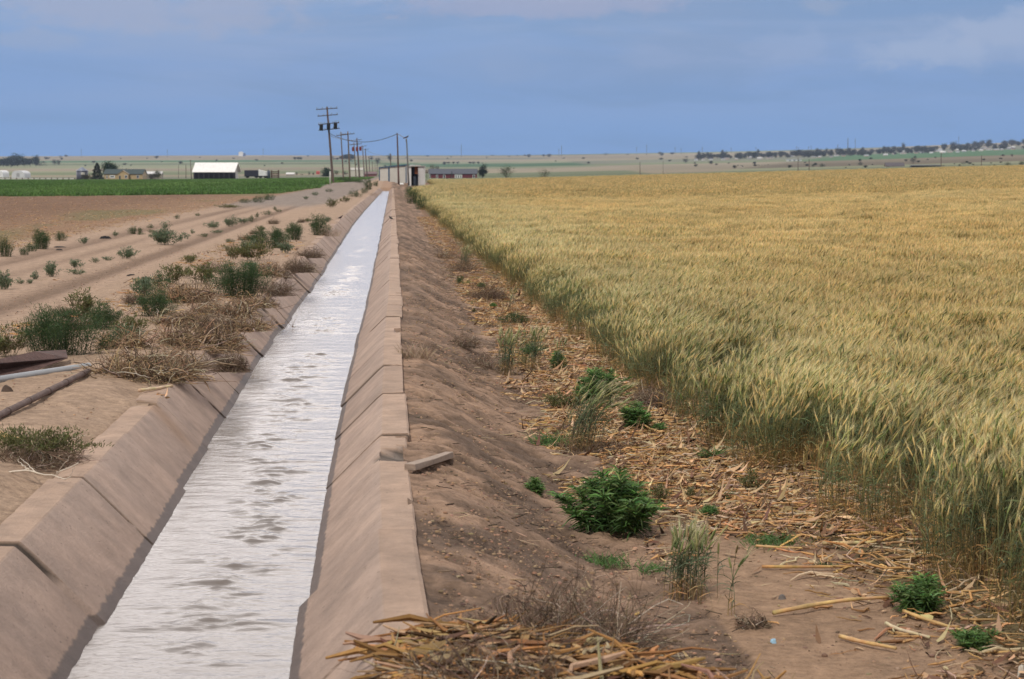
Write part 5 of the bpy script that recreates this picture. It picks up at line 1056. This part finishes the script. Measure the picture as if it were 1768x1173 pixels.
# red house
def red_house():
    D = 1000; r, w = bld(741, 823, 308.5, D, 'red_house', 'long low dark red house with a grey roof and white doors', 'house'); s = pxm(D); f = lambda px: (px - 782) * s
    gable(r, w, 10, 8.3 * s, 8 * s, (.13, .02, .025), (.085, .09, .105), .4)
    for (a, c) in ((742, 744), (753, 756.5)): window(r, f((a + c) / 2), .3, 6.5 * s, (c - a) * s)
    window(r, f(767), -.2, 7 * s, 4 * s, name='door'); window(r, f(818), .2, 6.8 * s, 4.4 * s)
    part('door_panel', r, lambda b: b.box(f(785), f(798), -.05, .08, -.3, 7.5 * s, (.62, .62, .6)))
    for q in (787.5, 791.5, 795.5): window(r, f(q), .3, 5.8 * s, 2.6 * s, y=-.12)
    part('porch_post', r, lambda b: b.box(f(742) - .1, f(742) + .1, -.5, -.3, -.3, 8 * s, (.7, .7, .68)))
red_house()
def tan_house():
    D = 800; r, w = bld(180, 246, 311.5, D, 'tan_house', 'tan farmhouse with green grey roof and a small front gable', 'house'); s = pxm(D); f = lambda px: (px - 213) * s
    gable(r, w, 9, 10.8 * s, 7.8 * s, (.42, .31, .17), (.045, .065, .06), .3)
    g = empty('front_gable', (0, 0, 0), None, None); g.parent = r; g.location = (f(214), -1.6, 0); 
    gable(g, 18 * s, 1.58, 10.5 * s, 6 * s, (.45, .33, .18), (.33, .25, .17), .25, 'y')
    window(r, f(194), 3.5 * s, 8.6 * s, 9 * s, name='porch_opening'); window(r, f(185), 3 * s, 8 * s, 3 * s)
    window(r, f(208.3), 1 * s, 8 * s, 2.6 * s, (.1, .14, .18), y=-1.72, name='door'); window(r, f(219), 3.4 * s, 8.8 * s, 4.4 * s, (.55, .58, .6), y=-1.72); window(r, f(238), 3.5 * s, 8.8 * s, 4.4 * s, (.5, .52, .55))
    part('chimney', r, lambda b: b.box(f(222.6), f(224), 4.6, 5.4, 17 * s, 21.5 * s, (.6, .57, .5)))
tan_house()
def barn():
    D = 760; r, w = bld(333, 405, 308.5, D, 'white_roof_barn', 'barn with a huge bright white roof above dark open sides', 'barn'); s = pxm(D)
    h = 10.5 * s; dp = 10; hr = 16 * s
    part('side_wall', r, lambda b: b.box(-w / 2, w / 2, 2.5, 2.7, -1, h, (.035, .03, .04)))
    part('end_wall', r, lambda b: b.add([(w / 2, 2.7, -1), (w / 2, dp, -1), (w / 2, dp, h), (w / 2, dp / 2, h + hr - .3), (w / 2, 2.7, h + 1), (w / 2 - .2, 2.7, -1), (w / 2 - .2, dp, -1), (w / 2 - .2, dp, h), (w / 2 - .2, dp / 2, h + hr - .3), (w / 2 - .2, 2.7, h + 1)], [(0, 1, 2, 3, 4), (9, 8, 7, 6, 5)], (.6, .57, .52)))
    def rf(b):
        v = [(-w / 2 - .3, 0, h), (w / 2 + .1, 0, h), (w / 2 + .7, dp / 2, h + hr), (-w / 2 + .2, dp / 2, h + hr), (w / 2 + 1.2, dp, h), (-w / 2, dp, h)]; v = v + [(x, y, z + .2) for x, y, z in v]
        b.add(v, [(6, 7, 8, 9), (9, 8, 10, 11), (3, 2, 1, 0), (5, 4, 2, 3), (0, 1, 7, 6), (1, 2, 8, 7), (2, 4, 10, 8), (3, 0, 6, 9), (5, 3, 9, 11), (4, 5, 11, 10)], (.88, .86, .82))
    part('roof', r, rf)
    for k in range(9): part('support_post', r, lambda b: b.box(-w / 2 + .2 + k * (w - .5) / 8, -w / 2 + .35 + k * (w - .5) / 8, .3, .45, -1, h, (.10, .09, .09)))
barn()
def bin_():
    D = 760; r, w = bld(130, 150, 309.5, D, 'grain_bin', 'round dark grain bin with a cone roof left of the evergreen', 'grain bin'); s = pxm(D); R = w / 2
    part('wall', r, lambda b: b.tubes(np.array([(0, R, -1), (0, R, 14 * s)])[None], R, 24, (.07, .075, .10)), M_METAL, True)
    part('roof', r, lambda b: b.tubes(np.array([(0, R, 14 * s), (0, R, 14.3 * s), (0, R, 20 * s), (0, R, 20.6 * s)])[None], np.array([R * 1.06, R * 1.06, R * .2, R * .15])[None], 24, (.22, .24, .30)), M_METAL, True)
    part('hatch', r, lambda b: b.box(.1 * R, .62 * R, -.12 * R - .2, .3 * R, 7.5 * s, 11.3 * s, (.6, .58, .5)))
bin_()
def simple_house(px0, px1, yb, yt, D, name, lab, wallc, roofc, cat='house', rf=.45, win=0, ridge='x', group=None):
    r, w = bld(px0, px1, yb, D, name, lab, cat); s = pxm(D); h = (yb - yt) * s; gable(r, w, max(4, w * .5), h * (1 - rf), h * rf, wallc, roofc, .03 * w, ridge)
    for k in range(win): window(r, -w / 2 + w * (k + .5) / win, h * .12, h * .42, w * .11)
    if group: r['group'] = group
    return r
simple_house(250, 279, 309, 297, 880, 'farm_shed', 'shed with a white roof half hidden by bushes right of the tan house', (.30, .26, .2), (.7, .68, .66), 'shed', .3)
# quonset huts, trailers, tanks
def quonset(px0, px1, yb, yt, D, lab, c=(.6, .6, .6)):
    r, w = bld(px0, px1, yb, D, 'arched_shed', lab, 'shed'); s = pxm(D); h = (yb - yt) * s; t = np.linspace(0, math.pi, 13)
    part('arched_roof', r, lambda b: b.prism([(-w / 2, -1)] + [(-w / 2 * math.cos(q), h * math.sin(q) ** .7) for q in t] + [(w / 2, -1)], .1, 12, c), smooth=False)
    part('door', r, lambda b: b.box(-w * .12, w * .12, 0, .12, -.5, h * .5, np.array(c) * .6))
quonset(20, 42, 303.5, 294.8, 900, 'pale arched shed left of the grain bin'); quonset(-9, 5, 302.5, 294.5, 950, 'bright arched shed cut by the left picture edge', (.75, .75, .74))
def trailer(px0, px1, yb, yt, D, name, lab, c, cat='trailer', dark=(.02, .02, .03), slope=0.):
    r, w = bld(px0, px1, yb, D, name, lab, cat); s = pxm(D); h = (yb - yt) * s
    part('body', r, lambda b: b.add([(-w / 2, 0, h * .18), (w / 2, 0, h * .18), (w / 2, 3, h * .18), (-w / 2, 3, h * .18), (-w / 2, 0, h), (w / 2, 0, h * (1 - slope)), (w / 2, 3, h * (1 - slope)), (-w / 2, 3, h)], [(0, 3, 2, 1), (4, 5, 6, 7), (0, 1, 5, 4), (1, 2, 6, 5), (2, 3, 7, 6), (3, 0, 4, 7)], c))
    part('trim', r, lambda b: b.box(-w / 2 - .05, w / 2 + .05, -.05, 3.05, h * .12, h * .2, dark))
    for q in (-.32, .32):
        for y in (.3, 2.4): part('wheel', r, lambda b: b.tubes(np.array([(q * w, y, .35), (q * w, y + .3, .35)])[None], .55, 14, (.02, .02, .02)), smooth=True)
trailer(422, 446, 306.5, 294.3, 700, 'stock_trailer', 'long dark trailer parked right of the barn', (.03, .03, .045)); trailer(446.5, 460, 306.5, 293.2, 690, 'cargo_trailer', 'white trailer with a slanting top beside the dark one', (.75, .74, .72), slope=.28)
r_, w = bld(460.5, 467, 306, 700, 'storage_tank', 'dark grey upright tank right of the white trailer', 'tank'); part('tank_body', r_, lambda b: b.tubes(np.array([(0, 0, -1), (0, 0, 1.9), (0, 0, 2.2), (0, 0, 2.3)])[None], np.array([w / 2, w / 2, w / 2.6, .1])[None], 16, (.07, .085, .11)), M_METAL, True); part('hatch', r_, lambda b: b.box(-.2, .2, -.2, .2, 2.25, 2.5, (.1, .1, .1)))
r_, w = bld(468.5, 480.5, 308, 690, 'plank_stack', 'brown wooden bunk stack right of the dark grey tank', 'wood stack')
for k in range(5): part('plank_layer', r_, lambda b: b.box(-w / 2, w / 2, 0, 2, -.3 + k * .58, -.3 + k * .58 + .34, (.12, .075, .055)), M_WOOD)
for q in (-1, 1): part('upright', r_, lambda b: b.box(q * w / 2 - .12, q * w / 2 + .12, -.15, 2.1, -.5, 2.7, (.10, .06, .045)), M_WOOD)
simple_house(494, 508, 304, 298.5, 1100, 'farm_house', 'small low house with a white roof in open land right of the plank stack', (.3, .25, .22), (.7, .68, .64), rf=.5)
simple_house(605, 627, 304, 290.5, 900, 'farm_shed', 'cream metal shed seen between the row of poles', (.55, .51, .43), (.5, .47, .42), 'shed', .25); simple_house(629, 650, 306, 297, 850, 'red_shed', 'dull red shed between the poles and the ribbed sheds', (.16, .06, .06), (.2, .13, .13), 'shed', .4)
simple_house(546, 551.5, 301, 295.5, 1200, 'red_shed', 'tiny red hut left of the round green tree by the poles', (.45, .08, .07), (.4, .1, .08), 'shed', .3)
simple_house(1530, 1561, 291.5, 281.5, 1150, 'grey_house', 'grey roofed house with a tan gable just behind the wheat', (.33, .25, .19), (.11, .095, .10), rf=.55, win=2)
simple_house(1416, 1428, 1, 1, 1, 'x', 'x', (0,) * 3, (0,) * 3) if False else None
simple_house(1678, 1690, 281, 276.5, 1900, 'white_house', 'small white house alone in the brown strip below the town', (.65, .65, .65), (.5, .5, .52))
r_, w = bld(1575, 1624, 290.5, 1000, 'feed_shed', 'long low black shed right behind the wheat', 'shed'); part('wall', r_, lambda b: b.box(-w / 2, w / 2, 0, 5, -1, 1.1, (.03, .03, .035))); part('roof', r_, lambda b: b.add([(-w / 2 - .4, -.5, 1.1), (w / 2 + .4, -.5, 1.25), (w / 2 + .4, 5.4, 1.5), (-w / 2 - .4, 5.4, 1.4), (-w / 2 - .4, -.5, 1.3), (w / 2 + .4, -.5, 1.5), (w / 2 + .4, 5.4, 1.75), (-w / 2 - .4, 5.4, 1.6)], [(3, 2, 1, 0), (4, 5, 6, 7), (0, 1, 5, 4), (1, 2, 6, 5), (2, 3, 7, 6), (3, 0, 4, 7)], (.05, .05, .06)))
r_, w = bld(1359, 1384, 278.5, 2600, 'long_white_building', 'long white building at the foot of the town', 'building'); s = pxm(2600); part('wall', r_, lambda b: b.box(-w / 2, w / 2, 0, 8, -2, 3.3 * s, (.7, .7, .7)))
for q in (-.3, 0, .3): part('door', r_, lambda b: b.box(q * w - 1, q * w + 1, -.2, .1, 0, 2 * s, (.1, .12, .15)))
part('roof', r_, lambda b: b.box(-w / 2 - .5, w / 2 + .5, -.5, 8.5, 3.3 * s + .01, 3.8 * s, (.6, .6, .6)))
# silo on the skyline
r_, w = bld(412, 423.5, 270, 5600, 'white_silo', 'white elevator with a dark blue side standing alone on the skyline', 'silo'); s = pxm(5600); part('tower', r_, lambda b: b.box(-w / 2, w * .16, 0, 10, -4, 6.5 * s, (.8, .8, .8))); part('annex', r_, lambda b: b.box(w * .165, w / 2, 1, 10, -4, 5.2 * s, (.10, .15, .28))); part('roof', r_, lambda b: b.prism([(-w / 2 - .5, 6.5 * s + .02), (w * .2, 6.5 * s + .02), (-w * .15, 8 * s)], -.5, 10.5, (.85, .85, .85)))
# ================================================================== trees
def tree_mesh(w, h, kind, nl, col, lf=.05):
    """trunk and crown meshes of a tree w wide and h tall"""
    t = MB(); th = h * {'round': .35, 'ever': .15, 'bare': .5, 'bush': .1}[kind]; tr = h * .03
    P = np.array([(0, 0, -.5), (0, 0, th), (w * .03, 0, h * .6)])[None]; t.tubes(P, np.array([tr, tr * .8, tr * .3])[None], 6, (.09, .07, .055))
    nb = 7; a = rng.uniform(0, 6.283, nb); z0 = rng.uniform(th * .7, h * .5, nb); Q = np.stack([np.stack([a * 0, a * 0, z0], -1), np.stack([np.cos(a) * w * .2, np.sin(a) * w * .2, z0 + h * .15], -1), np.stack([np.cos(a) * w * .36, np.sin(a) * w * .36, z0 + h * .26], -1)], 1); t.tubes(Q, np.array([tr * .5, tr * .35, tr * .12])[None], 4, (.09, .07, .055))
    c = MB()
    if kind == 'ever':
        z = rng.random(nl) ** 1.2; R = w / 2 * (1 - z) ** .75 * (1 + .22 * np.sin(z * 26 + rng.random())) * np.sqrt(rng.random(nl)); a = rng.uniform(0, 6.283, nl); p = np.stack([np.cos(a) * R, np.sin(a) * R, h * (.06 + .94 * z)], -1); d = np.stack([np.cos(a), np.sin(a), -.2 + z * .7], -1) + rng.normal(0, .3, (nl, 3))
    else:
        ncl = 22 if kind != 'bare' else 14; cc = rng.normal(0, 1, (ncl, 3)); cc /= np.linalg.norm(cc, axis=1, keepdims=True); cc *= rng.uniform(.25, .72, (ncl, 1)); base = {'round': .50, 'bare': .6, 'bush': .42}[kind]; ch = (1 - base) * h * 1.05 if kind != 'bush' else h * .55
        cc = cc * np.array([w / 2, w / 2, ch]) + np.array([0, 0, h * base]); k = rng.integers(0, ncl, nl); sz = (rng.uniform(.5, 1.2, ncl) * w * .15)[k, None]; p = cc[k] + rng.normal(0, 1, (nl, 3)) * sz * np.array([1, 1, .8]); d = rng.normal(0, 1, (nl, 3)) + [0, 0, .4]; p[:, 2] = np.clip(p[:, 2], h * .04, h * 1.03)
    ll = lf * math.sqrt(w * h); c.blades(p, d, ll * rng.uniform(.6, 1.3, nl), ll * (.75 if kind != 'ever' else .4), .2, jit(col, nl, .28, .08), n=3)
    return t.mesh('trunk', M_FAR), c.mesh('crown', M_FAR)
PROTO = {}
def tree(px, yb, wpx, hpx, kind, lab, D=None, col=(.045, .075, .035), nl=1300, group=None, name=None, key=None, cat='tree'):
    if D is None: X, D, z = hit(px, yb)
    else: z = float(z_at(yb, D)); X = float(X_at(px, D, z))
    s = D / F; w = wpx * s; h = hpx * s
    r = empty(name or {'round': 'round_tree', 'ever': 'evergreen_tree', 'bare': 'sparse_tree', 'bush': 'field_bush'}[kind], (X, D, z), lab, cat, group, random.uniform(0, 6.28))
    if key:
        if key not in PROTO: PROTO[key] = tree_mesh(1., 1., kind, nl * 2, col, .085)
        r.scale = (w, w, h); tm, cm = PROTO[key]
    else: tm, cm = tree_mesh(w, h, kind, nl, col, .05 if kind != 'ever' else .06)
    for nm, me in (('trunk', tm), ('crown', cm)): o = bpy.data.objects.new(nm, me); COL.objects.link(o); o.parent = r
    return r
tree(168, 311, 22, 29, 'ever', 'dark pointed evergreen between the grain bin and tan house', 780, (.018, .032, .022), 5000)
tree(191, 309, 32, 30, 'round', 'wide dark round tree behind the tan house', 830, (.022, .045, .02), 5000)
tree(150, 311, 22, 14, 'bush', 'low brown green bush at the foot of the grain bin', 750, (.06, .06, .03), 1500, cat='bush')
tree(262, 310, 24, 11, 'bush', 'dark low bush in front of the white roofed shed', 800, (.025, .03, .03), 1500, cat='bush')
tree(273, 310, 16, 17, 'round', 'small green tree in front of the white roofed shed', 820, (.06, .075, .03), 1500)
tree(565, 307.5, 22, 22, 'bush', 'big dark green tree left of the tallest pole', 900, (.04, .065, .04), 4500)
tree(833, 307, 17, 27, 'bush', 'dark evergreen at the right end of the red house', 960, (.02, .035, .02), 4500)
tree(780, 309, 7, 13, 'ever', 'small dark conifer in front of the red house', 950, (.03, .035, .03), 900)
tree(874, 307, 30, 23, 'bush', 'sparse pale green bush right of the red house', 800, (.10, .115, .06), 900, cat='bush'); tree(941, 306, 34, 14, 'bush', 'small sparse bush by itself behind the wheat', 800, (.11, .115, .06), 600, cat='bush')
tree(746, 303, 12, 21, 'bare', 'thin brownish tree left of the red house roof', 1100, (.12, .11, .07), 500); tree(754, 303, 10, 20, 'bare', 'second thin brownish tree behind the red house', 1120, (.12, .11, .07), 500)
tree(737, 306, 12, 16, 'bare', 'bare brown bush between pump shed and red house', 900, (.15, .12, .09), 400)
tree(652, 285, 12, 14, 'round', 'round grey green tree beyond the last poles', 2600, (.05, .075, .055), 1200); tree(673, 279, 10, 16, 'round', 'round tree behind the pole at the ribbed sheds', 2700, (.05, .07, .06), 1200)
tree(642, 273, 10, 5, 'round', 'tiny tree on the plain left of the round grey green tree', 3600, (.05, .07, .06), 500)
for (x, w, h) in ((590, 10, 8), (598, 14, 12), (608, 12, 11), (582, 7, 4), (576, 5, 3)): tree(x, 276, w, h, 'round', 'one of the blue green trees clumped below the skyline behind the poles', 3600, (.045, .06, .05), 700, 'trees clumped below the skyline behind the poles', key='fr')
for x in (509, 515, 519.5): tree(x, 275.5, 6, 5, 'round', 'one of three dark trees set close together on the far plain', 3700, (.04, .06, .06), 500, 'three dark trees on the far plain', key='fr')
for (x, y, w, h, lab) in ((512.5, 305, 4, 10, 'narrow blue green tree right of the plank stack'), (534, 305, 5, 10, 'narrow tree left of the tiny red hut'), (521, 305, 8, 5, 'low bush between two narrow trees'), (541, 305, 5, 8, 'small tree just left of the tiny red hut'), (581, 305, 10, 12, 'tree between the tallest pole and the first plain one'), (596, 305, 14, 10, 'low tree between the two plain poles')): tree(x, y, w, h, 'round', lab, 1150, (.05, .07, .05), 800)
LT = [(6, 287, 26, 15), (20, 287, 22, 18), (30, 286, 24, 20), (42, 286, 16, 15), (52, 285, 14, 12), (62, 285, 14, 16), (47, 285, 10, 11), (12, 287, 16, 14)]
for i, (x, y, w, h) in enumerate(LT): tree(x, y, w, h, 'round', 'one of the blue green trees massed at the far left below the skyline', 2900, (.035, .06, .045), 1200, 'trees massed at the far left', key='lt%d' % (i % 3))
tree(94, 285, 12, 11, 'round', 'left of two dark trees right of the massed far left trees', 2900, (.03, .045, .05), 900); tree(101, 285, 12, 10, 'round', 'right of two dark trees right of the massed far left trees', 2900, (.03, .045, .05), 900); tree(70, 286, 26, 5, 'bush', 'low hedge between the massed trees and two dark trees', 2900, (.05, .065, .055), 900, cat='bush')
tree(104, 272.5, 10, 4.5, 'bush', 'clump of bushes on the left skyline', 4600, (.05, .06, .07), 500, cat='bush')
for (x, y, lab) in ((1046, 268.8, 'lone tree on the skyline right of the twin pylons'), (973, 276.5, 'dark bush on the tan slope below the twin pylons'), (841, 273.5, 'tiny tree on the tan slope right of the red house'), (850, 270, 'tiny tree on the skyline right of the tiny slope tree'), (779, 272.5, 'tiny dot tree above the red house'), (879, 271.5, 'dot tree above the pale bush'), (893, 270, 'dot tree on the skyline right of the pale bush')):
    tree(x, y, 9 if x > 900 else 6, 5 if x > 900 else 3, 'round', lab, 4500, (.045, .055, .055), 500)
for x in (768, 774, 783, 790, 812, 818, 826): tree(x, 282.5, 7, 4, 'bush', 'one of the small blue bushes in a line above the red house roof', 3000, (.05, .07, .065), 400, 'bushes in a line above the red house', key='fb', cat='bush')
for x in np.arange(1274, 1340, 5.2): tree(x, 291.5, 7, random.uniform(4.5, 7), 'ever' if random.random() < .5 else 'round', 'one of the dark trees in the short row just beyond the wheat', 1900, (.015, .022, .02), 500, 'short row of dark trees beyond the wheat', key='rw%d' % random.randint(0, 1))
for (x, y, w, h, lab, c) in ((1404, 288.5, 8, 6, 'pale round bush left of a darker one below the town', (.07, .09, .06)), (1420, 288.5, 14, 7, 'dark wide bush below the town near two poles', (.04, .06, .04)), (1486, 286, 13, 7, 'dark round bush on its own below the green strip', (.03, .045, .03)), (1577, 283, 14, 13, 'grey leafless looking tree below the green strip', (.09, .10, .09)), (1466, 286, 6, 3, 'tiny bush left of the dark round one', (.06, .08, .05)), (1664, 284, 12, 4, 'low bush left of the small white house', (.05, .07, .05)), (1740, 286.5, 16, 6, 'dark bush behind the wheat near the right edge', (.04, .06, .03)), (1764, 286, 14, 9, 'dark green bush cut by the right picture edge', (.03, .05, .025)), (1747, 271.5, 5, 7, 'small pink grey tree in the brown strip at right', (.12, .09, .09)), (1657, 288, 5, 6, 'small shrub right of the pole with a white box', (.06, .07, .05)), (1184, 282, 13, 10, 'dark tree at the left end of the town', (.035, .05, .045)), (1680, 285.5, 8, 3, 'low shrub under the small white house', (.06, .07, .05))):
    tree(x, y, w, h, 'bush' if 'bush' in lab or 'shrub' in lab else 'round', lab, None, c, 900)
sr = random.Random(9)
for i in range(95):
    x = sr.uniform(5, 1300) if i < 62 else sr.uniform(1180, 1765); y0 = float(np.interp(x, _ysx, _ysy)); y = y0 + sr.uniform(.8, 20) if x < 1200 else sr.uniform(float(np.interp(x, [1180, 1768], [284, 268])), float(np.interp(x, [1180, 1768], [295, 286])))
    w = sr.uniform(3, 9); tree(x, y, w, w * sr.uniform(.4, .75), 'round', 'one of the small dark trees and bushes dotted over the far fields', None, sr.choice([(.03, .045, .035), (.05, .06, .045)]), 400, 'small trees dotted over the far fields', 'field_tree', 'tw%d' % (i % 6))
# the town: trees and houses down the slope
tr = random.Random(4); base_y = lambda x: np.interp(x, [1190, 1300, 1400, 1500, 1600, 1700, 1800], [277, 275, 272.5, 269.5, 265.5, 260.5, 257])
for i in range(235):
    x = tr.uniform(1205, 1775); d = tr.random(); y = float(base_y(x)) - d * (4.2 + (x - 1200) / 110); w = tr.uniform(7, 14); h = w * tr.uniform(.6, .95)
    if tr.random() < .15: w *= .5; h *= 1.2
    tree(x, y, w, h, 'round', 'one of the many leafy trees among the houses of the town on the slope', None, tr.choice([(.03, .045, .04), (.04, .055, .045), (.035, .05, .03)]), 450, 'leafy trees of the town on the slope', 'town_tree', 'tw%d' % (i % 6))
WC = [(.62, .6, .58), (.45, .40, .35), (.55, .5, .38), (.35, .36, .38), (.7, .7, .7), (.5, .36, .25)]; RC = [(.22, .22, .24), (.3, .26, .24), (.45, .45, .47), (.14, .13, .14), (.6, .6, .6)]
hp = None
for i in range(58):
    x = tr.uniform(1195, 1768); y = float(base_y(x)) - tr.random() ** 1.6 * (3 + (x - 1200) / 150) + .8; X, D, z = hit(x, y); w = tr.uniform(4, 9); hh = tr.uniform(2.4, 3.4)
    simple_house(x - w / 2, x + w / 2, y, y - hh, D - 12, 'town_house', 'one of the small pale houses among the trees of the town on the slope', tr.choice(WC), tr.choice(RC), win=2, rf=.45, group='small houses of the town on the slope')
# transmission pylons on the skyline
pr = None
def pylon_root(): pass
PY = [(140.5, 257, 270.5, 'thin pylon on the skyline above the grain bin'), (289, 258, 270, 'thin pylon on the skyline left of the barn'), (454.5, 256, 269.5, 'thin pylon on the skyline right of the white silo'), (796.5, 249, 269, 'dark pylon on the skyline above the red house'), (965, 257, 269, 'shorter of the twin pylons above the wheat'), (969.5, 251, 269, 'taller of the twin pylons above the wheat'),
      (1099, 253.5, 268, 'shorter pylon of the pair right of the lone tree'), (1116.5, 250, 266.5, 'taller pylon of the pair right of the lone tree'), (1165.5, 254, 265.5, 'left of two faint pylons above the open slope'), (1176, 256, 265.5, 'right of two faint pylons above the open slope'), (1212.5, 254, 264.5, 'dark pylon at the left end of the town'), (1262.5, 255, 263, 'pylon rising from town trees'), (1305, 254, 262, 'faint pylon above the left part of the town'),
      (1375, 252.5, 260, 'left of a close pair of short pylons above the town'), (1378.5, 254, 260, 'right of a close pair of short pylons above the town'), (1396, 253, 259.5, 'left of a second close pair of short pylons'), (1400.5, 251.5, 259.5, 'right of a second close pair of short pylons'), (1446.5, 249.5, 258, 'short dark pylon left of the tallest one'), (1463.8, 238, 257.5, 'tallest thickest pylon above the town'), (1476.5, 239, 257, 'slim pylon next to the tallest one'), (1655, 235, 250, 'faint pylon alone above the right of the town')]
for (x, yt, yb, lab) in PY:
    D = 5300; z0 = float(z_at(yb, D)); X0 = float(X_at(x, D, z0)); h = (yb - yt) * D / F; k = 1.9 if x == 1463.8 else 1.2 if 'dark' in lab or 'tall' in lab else .8
    r = empty('transmission_pylon', (X0, D, z0), lab, 'pylon', 'transmission pylons on the skyline')
    part('mast', r, lambda b: b.tubes(np.array([(0, 0, -8), (0, 0, h * .6), (0, 0, h)])[None], np.array([.62, .5, .3])[None] * k, 6, (.10, .10, .12)), M_METAL)
    for q in (.72, .86): part('crossarm', r, lambda b: b.box(-1.9, 1.9, -.2, .2, h * q - .2, h * q + .2, (.10, .10, .12)), M_METAL)
# white rail fence in front of the left farm
r = empty('rail_fence', (float(X_at(70, 720)), 720, float(z_at(312.5, 720))), 'low white rail fence along the green crop at the far left', 'fence'); s = pxm(720)
part('rail', r, lambda b: b.box(-72 * s, 60 * s, 0, .1, .55, .95, (.62, .6, .54))); part('rail', r, lambda b: b.box(-72 * s, 60 * s, 0, .1, .0, .25, (.5, .45, .4)))
for k in range(14): part('post', r, lambda b: b.box(-72 * s + k * 10 * s, -72 * s + k * 10 * s + .35, -.12, -.01, -.5, 1.1, (.13, .09, .07)))
#@@HAZE
def haze():
    b = MB(); b.box(-9500, 9500, -60, 7150, -6.0, 420, (1, 1, 1)); m = bpy.data.materials.new('air'); m.use_nodes = True; N = m.node_tree.nodes; N.remove(N['Principled BSDF'])
    v = N.new('ShaderNodeVolumePrincipled'); v.inputs['Color'].default_value = (.62, .74, 1, 1); v.inputs['Density'].default_value = 5.5e-5; v.inputs['Anisotropy'].default_value = .1
    m.node_tree.links.new(v.outputs[0], N['Material Output'].inputs['Volume']); o = b.obj('haze', m, smooth=False); tag(o, kind='stuff'); o.display_type = 'WIRE'
haze()
